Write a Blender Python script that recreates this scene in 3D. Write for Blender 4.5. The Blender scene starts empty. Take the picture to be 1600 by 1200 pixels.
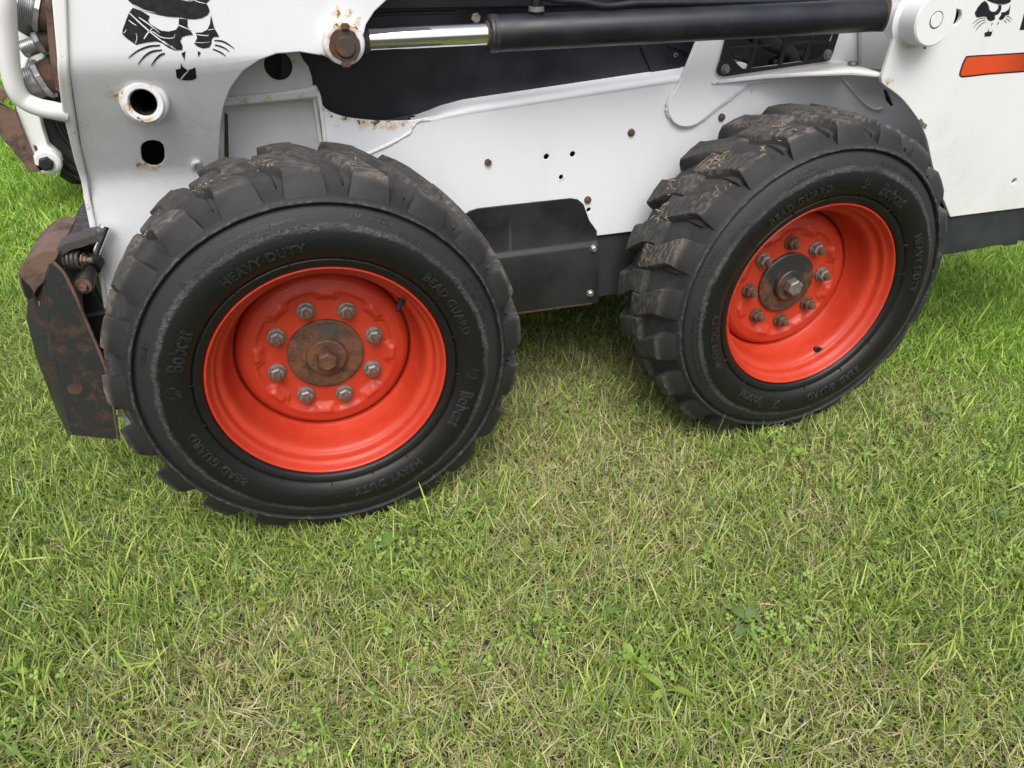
import bpy, bmesh, math, random
import numpy as np
from mathutils import Vector, Matrix

# ------------------------------------------------------------------ camera, sky, sun, exposure
sc = bpy.context.scene
C = sc.collection
CAM = np.array([-0.0434, -1.2194, 1.1128]); YAW, PITCH, ROLL, FPX = -0.3195, -0.5588, 0.0021, 1132.8
def _rot(a, b, c):
    ca, sa = math.cos(a), math.sin(a); cb, sb = math.cos(b), math.sin(b); cc, s_ = math.cos(c), math.sin(c)
    return (np.array([[ca,-sa,0],[sa,ca,0],[0,0,1]]) @ np.array([[1,0,0],[0,cb,-sb],[0,sb,cb]])
            @ np.array([[cc,0,s_],[0,1,0],[-s_,0,cc]]))
RM = _rot(YAW, PITCH, ROLL)
cd = bpy.data.cameras.new('camera'); cam = bpy.data.objects.new('camera', cd); C.objects.link(cam)
cd.sensor_width = 36.0; cd.lens = FPX/1600*36.0; cd.clip_start = 0.02; cd.clip_end = 500
m = Matrix.Identity(4)
for i in range(3):
    m[i][0] = RM[i,0]; m[i][1] = RM[i,2]; m[i][2] = -RM[i,1]; m[i][3] = CAM[i]
cam.matrix_world = m; sc.camera = cam

SUN_EL, SUN_AZ = math.radians(55), math.radians(195)      # azimuth measured clockwise from +Y
w = bpy.data.worlds.new('World'); sc.world = w; w.use_nodes = True
nt = w.node_tree; nt.nodes.clear()
sky = nt.nodes.new('ShaderNodeTexSky'); sky.sky_type = 'NISHITA'; sky.sun_disc = False
sky.sun_elevation = SUN_EL; sky.sun_rotation = SUN_AZ; sky.air_density = 1.0; sky.dust_density = 5.0; sky.ozone_density = 1.0
hs = nt.nodes.new('ShaderNodeHueSaturation'); hs.inputs['Saturation'].default_value = 0.60
bg = nt.nodes.new('ShaderNodeBackground'); bg.inputs['Strength'].default_value = 0.125
wo = nt.nodes.new('ShaderNodeOutputWorld')
nt.links.new(sky.outputs[0], hs.inputs['Color']); nt.links.new(hs.outputs[0], bg.inputs['Color']); nt.links.new(bg.outputs[0], wo.inputs[0])
ld = bpy.data.lights.new('sun', 'SUN'); ld.energy = 1.3; ld.angle = math.radians(40); ld.color = (1.0, 0.985, 0.97)
sun = bpy.data.objects.new('sun', ld); C.objects.link(sun)
sdir = Vector((math.sin(SUN_AZ)*math.cos(SUN_EL), math.cos(SUN_AZ)*math.cos(SUN_EL), math.sin(SUN_EL)))
sun.rotation_euler = sdir.to_track_quat('Z', 'Y').to_euler(); sun.location = (0, 0, 6)
sc.view_settings.view_transform = 'Standard'; sc.view_settings.look = 'None'
sc.view_settings.exposure = 0.52; sc.view_settings.gamma = 1.0; sc.view_settings.use_curve_mapping = False

sc.cycles.max_bounces = 4; sc.cycles.diffuse_bounces = 3; sc.cycles.transmission_bounces = 2
rnd = random.Random(7)
PI = math.pi

# ------------------------------------------------------------------ helpers: measuring
def ray(u, v):
    return RM @ np.array([(u-800)/FPX, 1.0, (600-v)/FPX])
def at(u, v, y):
    d = ray(u, v); s = (y-CAM[1])/d[1]; return CAM + s*d
def xz(u, v, y):
    P = at(u, v, y); return (float(P[0]), float(P[2]))
def xzs(pts, y): return [xz(u, v, y) for u, v in pts]
def P3(u, v, y): return Vector(at(u, v, y))
def sstep(a, b, x):
    t = np.clip((np.asarray(x, float)-a)/(b-a), 0, 1); return t*t*(3-2*t)
def spl(pts, n=6, closed=False):
    """Catmull-Rom through points (tuples of any size)"""
    P = [np.array(p, float) for p in pts]; N = len(P); out = []
    rng = range(N) if closed else range(N-1)
    for i in rng:
        p0 = P[(i-1) % N] if (closed or i > 0) else P[i]*2-P[i+1]
        p1, p2 = P[i], P[(i+1) % N]
        p3 = P[(i+2) % N] if (closed or i+2 < N) else p2*2-p1
        for k in range(n):
            t = k/n
            out.append(tuple(0.5*((2*p1)+(-p0+p2)*t+(2*p0-5*p1+4*p2-p3)*t*t+(-p0+3*p1-3*p2+p3)*t**3)))
    if not closed: out.append(tuple(P[-1]))
    return out
def circ(cx, cz, r, n=24, rz=None):
    return [(cx+r*math.cos(2*PI*k/n), cz+(rz or r)*math.sin(2*PI*k/n)) for k in range(n)]

# ------------------------------------------------------------------ helpers: materials
class NB:
    def __init__(s, name):
        s.m = bpy.data.materials.new(name); s.m.use_nodes = True; s.t = s.m.node_tree; s.t.nodes.clear()
        s.out = s.n('ShaderNodeOutputMaterial'); s.b = s.n('ShaderNodeBsdfPrincipled'); s.l(s.b.outputs[0], s.out.inputs[0])
        s.tc = s.n('ShaderNodeTexCoord'); s.co = s.tc.outputs['Object']
    def n(s, k): return s.t.nodes.new(k)
    def l(s, a, b): s.t.links.new(a, b)
    def put(s, sock, v):
        if hasattr(v, 'is_output') or isinstance(v, bpy.types.NodeSocket): s.l(v, sock)
        elif isinstance(v, (tuple, list)) and len(v) == 3 and sock.type == 'RGBA': sock.default_value = (*v, 1)
        else: sock.default_value = v
    def noise(s, scale, detail=4, rough=0.6, dist=0.0, co=None):
        n = s.n('ShaderNodeTexNoise'); n.inputs['Scale'].default_value = scale; n.inputs['Detail'].default_value = detail
        n.inputs['Roughness'].default_value = rough; n.inputs['Distortion'].default_value = dist
        s.l(co or s.co, n.inputs['Vector']); return n.outputs['Fac']
    def math(s, op, a, b=0.0, c=0.0, clamp=False):
        n = s.n('ShaderNodeMath'); n.operation = op; n.use_clamp = clamp
        s.put(n.inputs[0], a); s.put(n.inputs[1], b); s.put(n.inputs[2], c); return n.outputs[0]
    def ramp(s, fac, lo, hi, a=0.0, b=1.0):
        n = s.n('ShaderNodeMapRange'); n.interpolation_type = 'SMOOTHSTEP'
        s.put(n.inputs['Value'], fac)
        n.inputs['From Min'].default_value = lo; n.inputs['From Max'].default_value = hi
        n.inputs['To Min'].default_value = a; n.inputs['To Max'].default_value = b; return n.outputs[0]
    def mix(s, fac, a, b):
        n = s.n('ShaderNodeMix'); n.data_type = 'RGBA'
        s.put(n.inputs[0], fac); s.put(n.inputs[6], a); s.put(n.inputs[7], b); return n.outputs[2]
    def bump(s, h, strength=0.3, dist=0.002, prev=None):
        n = s.n('ShaderNodeBump'); n.inputs['Strength'].default_value = strength; n.inputs['Distance'].default_value = dist
        s.l(h, n.inputs['Height'])
        if prev: s.l(prev, n.inputs['Normal'])
        return n.outputs[0]
    def map(s, sc_=(1,1,1), rot=(0,0,0)):
        n = s.n('ShaderNodeMapping'); n.inputs['Scale'].default_value = sc_; n.inputs['Rotation'].default_value = rot
        s.l(s.co, n.inputs['Vector']); return n.outputs[0]
    def near(s, pts):
        """1 at the listed points falling to 0 at each one's radius"""
        acc = None
        nz = s.n('ShaderNodeTexNoise'); nz.inputs['Scale'].default_value = 60; nz.inputs['Detail'].default_value = 4; s.l(s.co, nz.inputs['Vector'])
        sb = s.n('ShaderNodeVectorMath'); sb.operation = 'SUBTRACT'; s.l(nz.outputs['Color'], sb.inputs[0]); sb.inputs[1].default_value = (0.5, 0.5, 0.5)
        ml = s.n('ShaderNodeVectorMath'); ml.operation = 'MULTIPLY_ADD'; s.l(sb.outputs[0], ml.inputs[0]); ml.inputs[1].default_value = (0.05, 0.05, 0.025); s.l(s.co, ml.inputs[2])
        for (x, y, z, r) in pts:
            d = s.n('ShaderNodeVectorMath'); d.operation = 'DISTANCE'; s.l(ml.outputs[0], d.inputs[0]); d.inputs[1].default_value = (x, y, z)
            v = s.ramp(d.outputs['Value'], 0.0, r, 1.0, 0.0)
            acc = v if acc is None else s.math('MAXIMUM', acc, v)
        return acc
    def set(s, color, rough=0.5, metal=0.0, normal=None, spec=None, coat=None):
        s.put(s.b.inputs['Base Color'], color); s.put(s.b.inputs['Roughness'], rough); s.put(s.b.inputs['Metallic'], metal)
        if normal is not None: s.l(normal, s.b.inputs['Normal'])
        if spec is not None: s.b.inputs['Specular IOR Level'].default_value = spec
        if coat is not None: s.b.inputs['Coat Weight'].default_value = coat; s.b.inputs['Coat Roughness'].default_value = 0.15
        return s.m
def rust_color(b, sc_=40, dull=False):
    n1 = b.noise(sc_, 6, 0.7); n2 = b.noise(sc_*5, 4, 0.7)
    c = b.mix(b.ramp(n1, 0.35, 0.65), (0.055, 0.026, 0.017), (0.16, 0.065, 0.03))
    if dull:
        c = b.mix(b.ramp(n1, 0.35, 0.65), (0.040, 0.028, 0.023), (0.085, 0.055, 0.042))
        return b.mix(b.ramp(n2, 0.58, 0.78, 0, 0.5), c, (0.15, 0.095, 0.065)), n2
    return b.mix(b.ramp(n2, 0.55, 0.75, 0, 0.6), c, (0.28, 0.12, 0.045)), n2
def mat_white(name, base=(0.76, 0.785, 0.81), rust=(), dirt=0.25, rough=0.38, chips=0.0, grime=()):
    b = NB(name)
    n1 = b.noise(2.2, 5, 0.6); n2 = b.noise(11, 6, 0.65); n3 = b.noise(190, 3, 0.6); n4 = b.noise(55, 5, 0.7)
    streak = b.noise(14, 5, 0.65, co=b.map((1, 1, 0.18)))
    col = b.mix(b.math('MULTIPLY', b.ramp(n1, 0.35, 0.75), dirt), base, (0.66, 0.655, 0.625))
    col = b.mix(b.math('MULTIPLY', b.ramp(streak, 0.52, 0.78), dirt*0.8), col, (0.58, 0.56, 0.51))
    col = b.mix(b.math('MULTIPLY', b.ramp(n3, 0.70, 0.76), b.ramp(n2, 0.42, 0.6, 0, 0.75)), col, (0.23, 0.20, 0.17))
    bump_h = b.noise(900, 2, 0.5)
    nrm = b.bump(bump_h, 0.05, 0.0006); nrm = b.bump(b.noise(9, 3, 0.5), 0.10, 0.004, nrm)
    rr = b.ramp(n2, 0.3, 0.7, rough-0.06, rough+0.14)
    if rust:
        a = b.near(rust)
        nn = b.math('ADD', b.math('MULTIPLY', b.noise(70, 5, 0.75, 0.8), 1.1), b.math('MULTIPLY', b.noise(210, 3, 0.7), 0.5))
        f = b.math('ADD', b.math('SUBTRACT', nn, 0.8), b.math('MULTIPLY', a, 0.62))
        stain = b.math('MULTIPLY', b.ramp(f, 0.05, 0.55, 0, 0.7), b.ramp(a, 0.0, 0.6)); hard = b.math('MULTIPLY', b.ramp(f, 0.54, 0.62), b.ramp(a, 0.02, 0.2))
        rc, _ = rust_color(b, 90)
        col = b.mix(stain, col, (0.58, 0.40, 0.19)); col = b.mix(hard, col, rc)
        rr = b.mix(hard, rr, (0.85, 0.85, 0.85))
    if grime:
        ga = b.near(grime); gn = b.math('MULTIPLY', b.ramp(b.noise(330, 4, 0.8), 0.50, 0.64), b.ramp(b.noise(35, 4, 0.7), 0.40, 0.62))
        col = b.mix(b.math('MULTIPLY', gn, b.math('MULTIPLY', ga, 0.8)), col, (0.36, 0.32, 0.27))
        col = b.mix(b.math('MULTIPLY', ga, 0.14), col, (0.55, 0.52, 0.46))
    if chips:
        ch = b.ramp(n4, 0.66, 0.69, 0, chips); rc2, _ = rust_color(b, 80); col = b.mix(ch, col, rc2)
    return b.set(col, rr, 0.0, nrm, 0.5)
def mat_rust(name, dark=(0.05, 0.045, 0.042), mixlo=0.4, mixhi=0.6, rough=0.8, sc_=30, shine=0.0, dull=False):
    b = NB(name); rc, n2 = rust_color(b, sc_, dull)
    f = b.ramp(b.noise(sc_*0.45, 6, 0.7, 0.4), mixlo, mixhi)
    col = b.mix(f, rc, dark)
    fine = b.noise(sc_*14, 3, 0.7); col = b.mix(b.ramp(fine, 0.62, 0.75, 0, 0.35), col, (0.20, 0.17, 0.15))
    nrm = b.bump(b.noise(sc_*8, 5, 0.7), 0.5, 0.0015)
    return b.set(col, b.ramp(f, 0, 1, rough, rough-0.28), shine, nrm)
def mat_plain(name, col, rough=0.5, metal=0.0, var=0.25, sc_=30, bump=0.15, dust=0.0, dustcol=(0.25, 0.23, 0.21), scr=0.0):
    b = NB(name); n1 = b.noise(sc_, 5, 0.65); n2 = b.noise(sc_*7, 4, 0.7)
    c2 = tuple(min(1, x*(1+var)+0.004) for x in col)
    c = b.mix(b.ramp(n1, 0.35, 0.68), col, c2)
    if dust:
        c = b.mix(b.math('MULTIPLY', b.ramp(n2, 0.55, 0.8), b.ramp(n1, 0.4, 0.75, 0.15, dust)), c, dustcol)
    if scr:
        s1 = b.noise(30, 3, 0.5, 1.5, co=b.map((1, 1, 0.08), (0, 0.5, 0))); s2 = b.noise(30, 3, 0.5, 1.5, co=b.map((0.07, 1, 1), (0, 0.2, 0)))
        s = b.math('MAXIMUM', b.ramp(s1, 0.70, 0.73), b.ramp(s2, 0.715, 0.745))
        c = b.mix(b.math('MULTIPLY', s, scr), c, (0.22, 0.22, 0.22))
    nrm = b.bump(n2, bump, 0.001)
    return b.set(c, b.ramp(n1, 0.3, 0.7, max(0.03, rough-0.07), rough+0.1), metal, nrm)

# ------------------------------------------------------------------ helpers: meshes and objects
def smooth(me, ang=40):
    me.polygons.foreach_set('use_smooth', [True]*len(me.polygons))
    try: me.set_sharp_from_angle(angle=math.radians(ang))
    except Exception: pass
def link(name, me, mat=None, parent=None, sm=40, loc=None):
    o = bpy.data.objects.new(name, me); C.objects.link(o)
    if mat is not None:
        me.materials.clear(); me.materials.append(mat)
    if sm: smooth(me, sm)
    if loc is not None: o.location = loc
    if parent is not None:
        o.parent = parent
        if loc is None: o.matrix_parent_inverse = WORLD[parent.name].inverted()
        WORLD[o.name] = WORLD[parent.name] if loc is None else WORLD[parent.name] @ Matrix.Translation(loc)
        if loc is None: WORLD[o.name] = Matrix.Identity(4)
    else: WORLD[o.name] = Matrix.Translation(loc) if loc is not None else Matrix.Identity(4)
    return o
WORLD = {}
def root(name, loc, label, cat, group=None):
    o = bpy.data.objects.new(name, None); C.objects.link(o); o.location = loc; o.empty_display_size = 0.2
    WORLD[o.name] = Matrix.Translation(loc); tag(o, label, cat, group); return o
def tag(o, label=None, cat=None, group=None, kind=None):
    if label: o['label'] = label
    if cat: o['category'] = cat
    if group: o['group'] = group
    if kind: o['kind'] = kind
    return o
def pydata(verts, faces):
    me = bpy.data.meshes.new('m'); me.from_pydata([tuple(map(float, v)) for v in verts], [], faces); me.validate(); me.update(); return me
def from_bm(bm, recalc=True):
    if recalc: bmesh.ops.recalc_face_normals(bm, faces=bm.faces)
    me = bpy.data.meshes.new('m'); bm.to_mesh(me); bm.free(); return me
def join(meshes):
    bm = bmesh.new()
    for me in meshes: bm.from_mesh(me)
    out = from_bm(bm, False)
    for me in meshes: bpy.data.meshes.remove(me)
    return out
def curve_mesh(cu):
    o = bpy.data.objects.new('tmp', cu); me = bpy.data.meshes.new_from_object(o)
    bpy.data.objects.remove(o); bpy.data.curves.remove(cu); return me
def plate_mesh(loops, y0, t, bev=0.001, res=1):
    """flat plate in the XZ plane; first loop is the outline, the others holes; near face at y0, far face at y0+t"""
    cu = bpy.data.curves.new('c', 'CURVE'); cu.dimensions = '2D'; cu.fill_mode = 'BOTH'
    for lp in loops:
        s = cu.splines.new('POLY'); s.points.add(len(lp)-1)
        for i, p in enumerate(lp): s.points[i].co = (p[0], p[1], 0, 1)
        s.use_cyclic_u = True
    bev = min(bev, t*0.45)
    cu.extrude = max(t/2-bev, 0.00005); cu.bevel_depth = bev; cu.bevel_resolution = res; cu.offset = -bev if bev > 0.0002 else 0
    me = curve_mesh(cu); me.transform(Matrix(((1,0,0,0),(0,0,-1,y0+t/2),(0,1,0,0),(0,0,0,1)))); return me
def plate(name, loops, y0, t, mat, parent, bev=0.001, sm=35):
    return link(name, plate_mesh(loops, y0, t, bev), mat, parent, sm)
def tube_mesh(pts, r, res=6, radii=None, cyc=False):
    cu = bpy.data.curves.new('c', 'CURVE'); cu.dimensions = '3D'; cu.bevel_depth = r; cu.bevel_resolution = res; cu.use_fill_caps = True
    s = cu.splines.new('POLY'); s.points.add(len(pts)-1)
    for i, p in enumerate(pts):
        s.points[i].co = (p[0], p[1], p[2], 1); s.points[i].radius = radii[i] if radii else 1.0
    s.use_cyclic_u = cyc
    return curve_mesh(cu)
def tube(name, pts, r, mat, parent, res=6, radii=None): return link(name, tube_mesh(pts, r, res, radii), mat, parent, 50)
def weld(name, pts, r, mat, parent, seed=1):
    """hand-laid weld bead: a lumpy tube along a path"""
    q = random.Random(seed); P = spl(pts, 8)
    return tube(name, P, r, mat, parent, 3, [0.75+0.5*q.random() for _ in P])
def lathe_mesh(prof, segs=48, cx=0.0, cz=0.0, phase=0.0, close=False):
    """revolve (r, y) about the Y axis through (cx, cz)"""
    v, f = [], []; n = len(prof)
    for k in range(segs):
        a = phase+2*PI*k/segs; ca, sa = math.cos(a), math.sin(a)
        for r, y in prof: v.append((cx+r*ca, y, cz+r*sa))
    for k in range(segs):
        k2 = (k+1) % segs
        for i in range(n-1 if not close else n):
            j = (i+1) % n; f.append((k*n+i, k*n+j, k2*n+j, k2*n+i))
    bm = bmesh.new(); me = pydata(v, f); bm.from_mesh(me); bpy.data.meshes.remove(me)
    bmesh.ops.remove_doubles(bm, verts=bm.verts, dist=1e-6); return from_bm(bm)
def lathe(name, prof, mat, parent, segs=48, cx=0.0, cz=0.0, phase=0.0, sm=35, loc=None):
    return link(name, lathe_mesh(prof, segs, cx, cz, phase), mat, parent, sm, loc)
def box_mesh(a, b, bev=0.002):
    bm = bmesh.new(); bmesh.ops.create_cube(bm, size=1.0)
    for v in bm.verts: v.co = Vector(((a[i]+b[i])/2+v.co[i]*(b[i]-a[i]) for i in range(3)))
    if bev: bmesh.ops.bevel(bm, geom=bm.edges[:], offset=bev, segments=2, affect='EDGES')
    return from_bm(bm)
def prism_mesh(poly3, vec, bev=0.0015):
    """polygon (3-D points) swept along vec"""
    n = len(poly3); v = [Vector(p) for p in poly3]; v2 = [p+Vector(vec) for p in v]
    f = [tuple(range(n)), tuple(range(2*n-1, n-1, -1))]+[(i, n+i, n+(i+1) % n, (i+1) % n) for i in range(n)]
    bm = bmesh.new(); me = pydata(v+v2, f); bm.from_mesh(me); bpy.data.meshes.remove(me)
    bmesh.ops.recalc_face_normals(bm, faces=bm.faces)
    if bev: bmesh.ops.bevel(bm, geom=bm.edges[:], offset=bev, segments=2, affect='EDGES')
    return from_bm(bm)
def bolt_mesh(x, z, y, r, h, washer=1.45, phase=0.0, cham=0.15, stud=0.0, sh=0.0):
    """hex bolt head on a face at y, standing out toward -Y"""
    ms = []
    if washer: ms.append(lathe_mesh([(0, y-h*0.18), (r*washer*0.96, y-h*0.18), (r*washer, y-h*0.1), (r*washer, y+0.001)], 28, x, z))
    ms.append(lathe_mesh([(0, y-h), (r*0.8, y-h), (r, y-h*(1-cham)), (r, y)], 6, x, z, phase))
    if stud: ms.append(lathe_mesh([(0, y-h-sh), (stud*0.8, y-h-sh), (stud, y-h-sh+0.0015), (stud, y-h)], 14, x, z))
    return join(ms)

# ------------------------------------------------------------------ materials
AY1, AY2, AZ1, AZ2 = 0.15, 0.285, 0.945, 0.715        # lift arm side: upper plane, lower plane, bend heights
def arm_y(z):
    t = np.clip((AZ1-np.asarray(z, float))/(AZ1-AZ2), 0, 1); e = 0.10
    # straight slope with eased ends
    s = np.where(t < e, t*t/(2*e), np.where(t > 1-e, 1-e-(1-t)**2/(2*e), t-e/2))/(1-e)
    return AY1+(AY2-AY1)*s
def on_arm(u, v, off=0.0):
    y = AY1
    for _ in range(40): y = 0.5*y+0.5*float(arm_y(at(u, v, y)[2]))
    P = at(u, v, y); return (float(P[0]), float(P[1])+off, float(P[2]))
def R4(u, v, y, r):
    P = at(u, v, y); return (float(P[0]), float(P[1]), float(P[2]), r)
def A4(u, v, r): return (*on_arm(u, v), r)
M = {}
M['arm_white'] = mat_white('arm_white_paint', rust=[A4(248,258,.020), A4(222,258,.018), A4(236,262,.022), A4(530,24,.020), A4(546,22,.012), A4(430,86,.012),
                           A4(182,150,.022), A4(505,88,.014), A4(556,36,.012)], dirt=0.34, grime=[A4(230,255,.10), A4(170,400,.12), A4(130,200,.08), A4(190,140,.06), A4(320,200,.08)])
M['chassis_white'] = mat_white('chassis_white_paint', rust=[R4(506,170,.275,.016), R4(514,180,.275,.014), R4(562,189,.275,.030), R4(585,191,.275,.024), R4(609,194,.275,.020), R4(628,190,.275,.018),
                           R4(655,187,.275,.016), R4(524,200,.275,.012), R4(877,280,.275,.010), R4(1178,145,.275,.010), R4(540,184,.275,.020)], dirt=0.16)
M['tail_white'] = mat_white('tail_white_paint', base=(0.77, 0.785, 0.785), rust=[R4(1388,128,.10,.018)], dirt=0.22, grime=[R4(1390,122,.10,.05), R4(1500,290,.10,.16), R4(1490,240,.10,.09), R4(1570,320,.10,.12), R4(1470,200,.10,.05)])
M['worn_white'] = mat_white('worn_white_paint', base=(0.78, 0.78, 0.76), dirt=0.5, chips=0.5, rough=0.45)
M['shaded_white'] = mat_white('shaded_white_paint', base=(0.70, 0.71, 0.70), rust=[R4(358,200,.30,.02), R4(380,155,.28,.02), R4(450,98,.30,.02), R4(470,150,.28,.015), R4(420,156,.28,.015)], dirt=0.5)  # white paint with shade put into a greyer base, plus rust and dirt
M['weld'] = mat_white('painted_weld', base=(0.74, 0.75, 0.75), dirt=0.4, rough=0.4)
M['boss_white'] = mat_white('boss_white_paint', rust=[R4(226,124,.170,.020), R4(240,128,.170,.022), R4(192,150,.172,.020), R4(198,170,.168,.018), R4(233,187,.165,.018), R4(222,190,.165,.014), R4(527,40,.130,.022), R4(516,58,.130,.020), R4(520,82,.130,.018), R4(552,46,.130,.018), R4(545,92,.130,.015)], dirt=0.4)
M['black_panel'] = mat_plain('black_panel_paint', (0.0040, 0.0048, 0.0095), 0.40, 0, 0.5, 5, 0.04, 0.10, (0.03, 0.03, 0.034), 0.02)
M['cover'] = mat_plain('charcoal_cover_paint', (0.0100, 0.0108, 0.0110), 0.44, 0, 0.35, 9, 0.1, 0.22, (0.10, 0.095, 0.09), 0.12)
M['bumper'] = mat_plain('bumper_paint', (0.020, 0.024, 0.025), 0.55, 0, 0.4, 8, 0.1, 0.2, (0.09, 0.09, 0.085), 0.05)
M['cyl'] = mat_plain('cylinder_black_paint', (0.0085, 0.0095, 0.0135), 0.40, 0, 0.4, 12, 0.08, 0.15, (0.08, 0.08, 0.085), 0.08)
M['cyl_end'] = mat_rust('cylinder_rusty_end', (0.03, 0.03, 0.032), 0.45, 0.65, 0.75, 22)
M['gland'] = mat_plain('cylinder_gland', (0.03, 0.03, 0.032), 0.4, 0.3, 0.8, 160, 0.3, 0.9, (0.45, 0.45, 0.45))
M['chrome'] = mat_plain('chrome_rod', (0.86, 0.87, 0.88), 0.06, 1.0, 0.02, 20, 0.015)
M['steel'] = mat_plain('galvanised_steel', (0.42, 0.42, 0.41), 0.38, 0.85, 0.25, 90, 0.2, 0.25, (0.2, 0.18, 0.16))
M['dull_steel'] = mat_plain('dull_steel', (0.20, 0.185, 0.17), 0.5, 0.6, 0.6, 130, 0.35, 0.6, (0.14, 0.07, 0.04))
M['rust'] = mat_rust('rusty_steel', (0.055, 0.042, 0.036), 0.36, 0.62, 0.85, 70)
M['rust_bolt'] = mat_rust('rusty_bolt', (0.10, 0.08, 0.06), 0.4, 0.75, 0.8, 140)
M['hub_rust'] = mat_rust('rusty_hub_plate', (0.055, 0.062, 0.062), 0.56, 0.64, 0.75, 30)
M['hub_dark'] = mat_rust('dark_hub_plate', (0.030, 0.032, 0.032), 0.42, 0.54, 0.6, 34)
M['tach'] = mat_rust('worn_attachment_plate', (0.040, 0.045, 0.048), 0.43, 0.53, 0.58, 62, 0.30, True)
M['tach_rust'] = mat_rust('rusty_attachment_lip', (0.175, 0.105, 0.075), 0.34, 0.58, 0.8, 40, 0.0, True)
M['lever'] = mat_rust('lever_steel', (0.075, 0.07, 0.065), 0.34, 0.54, 0.7, 45, 0.2, True)
M['bore'] = mat_rust('bore_inside', (0.03, 0.028, 0.026), 0.3, 0.5, 0.7, 50)  # rust colour darkened to carry the shade inside the bore
M['black'] = mat_plain('matt_black', (0.006, 0.006, 0.007), 0.6, 0, 0.3, 20, 0.1)
M['void'] = mat_plain('inside_shade', (0.004, 0.004, 0.005), 0.9, 0, 0.3, 20, 0.0)  # near-black colour stands in for shade inside openings
M['decal'] = mat_plain('black_decal', (0.007, 0.008, 0.012), 0.38, 0, 0.3, 60, 0.05, 0.2, (0.2, 0.2, 0.2))
M['grey_inside'] = mat_plain('grey_machinery', (0.10, 0.10, 0.10), 0.55, 0, 0.4, 20, 0.2)
def mat_orange():
    b = NB('orange_wheel_paint'); n1 = b.noise(7, 5, 0.6); n2 = b.noise(40, 5, 0.65); n3 = b.noise(260, 2, 0.5)
    c = b.mix(b.ramp(n1, 0.3, 0.7), (0.45, 0.034, 0.013), (0.51, 0.046, 0.019))
    c = b.mix(b.ramp(n2, 0.5, 0.8, 0, 0.25), c, (0.52, 0.10, 0.065))
    c = b.mix(b.ramp(n3, 0.735, 0.75, 0, 0.8), c, (0.05, 0.025, 0.02))
    return b.set(c, b.ramp(n2, 0.3, 0.7, 0.36, 0.52), 0, b.bump(b.noise(60, 3, 0.5), 0.08, 0.002), 0.45)
M['orange'] = mat_orange()
def mat_orange_chipped():
    b = NB('chipped_orange_wheel_paint'); n1 = b.noise(7, 5, 0.6); n2 = b.noise(40, 5, 0.65); n3 = b.noise(55, 5, 0.7); n4 = b.noise(13, 3, 0.5)
    c = b.mix(b.ramp(n1, 0.3, 0.7), (0.45, 0.034, 0.013), (0.51, 0.046, 0.019))
    c = b.mix(b.ramp(n2, 0.5, 0.8, 0, 0.25), c, (0.52, 0.10, 0.065))
    c = b.mix(b.math('MULTIPLY', b.ramp(n3, 0.68, 0.70), b.ramp(n4, 0.52, 0.60)), c, (0.035, 0.022, 0.02))
    return b.set(c, b.ramp(n2, 0.3, 0.7, 0.36, 0.52), 0, b.bump(b.noise(60, 3, 0.5), 0.08, 0.002), 0.45)
M['orange_chip'] = mat_orange_chipped()
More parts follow.
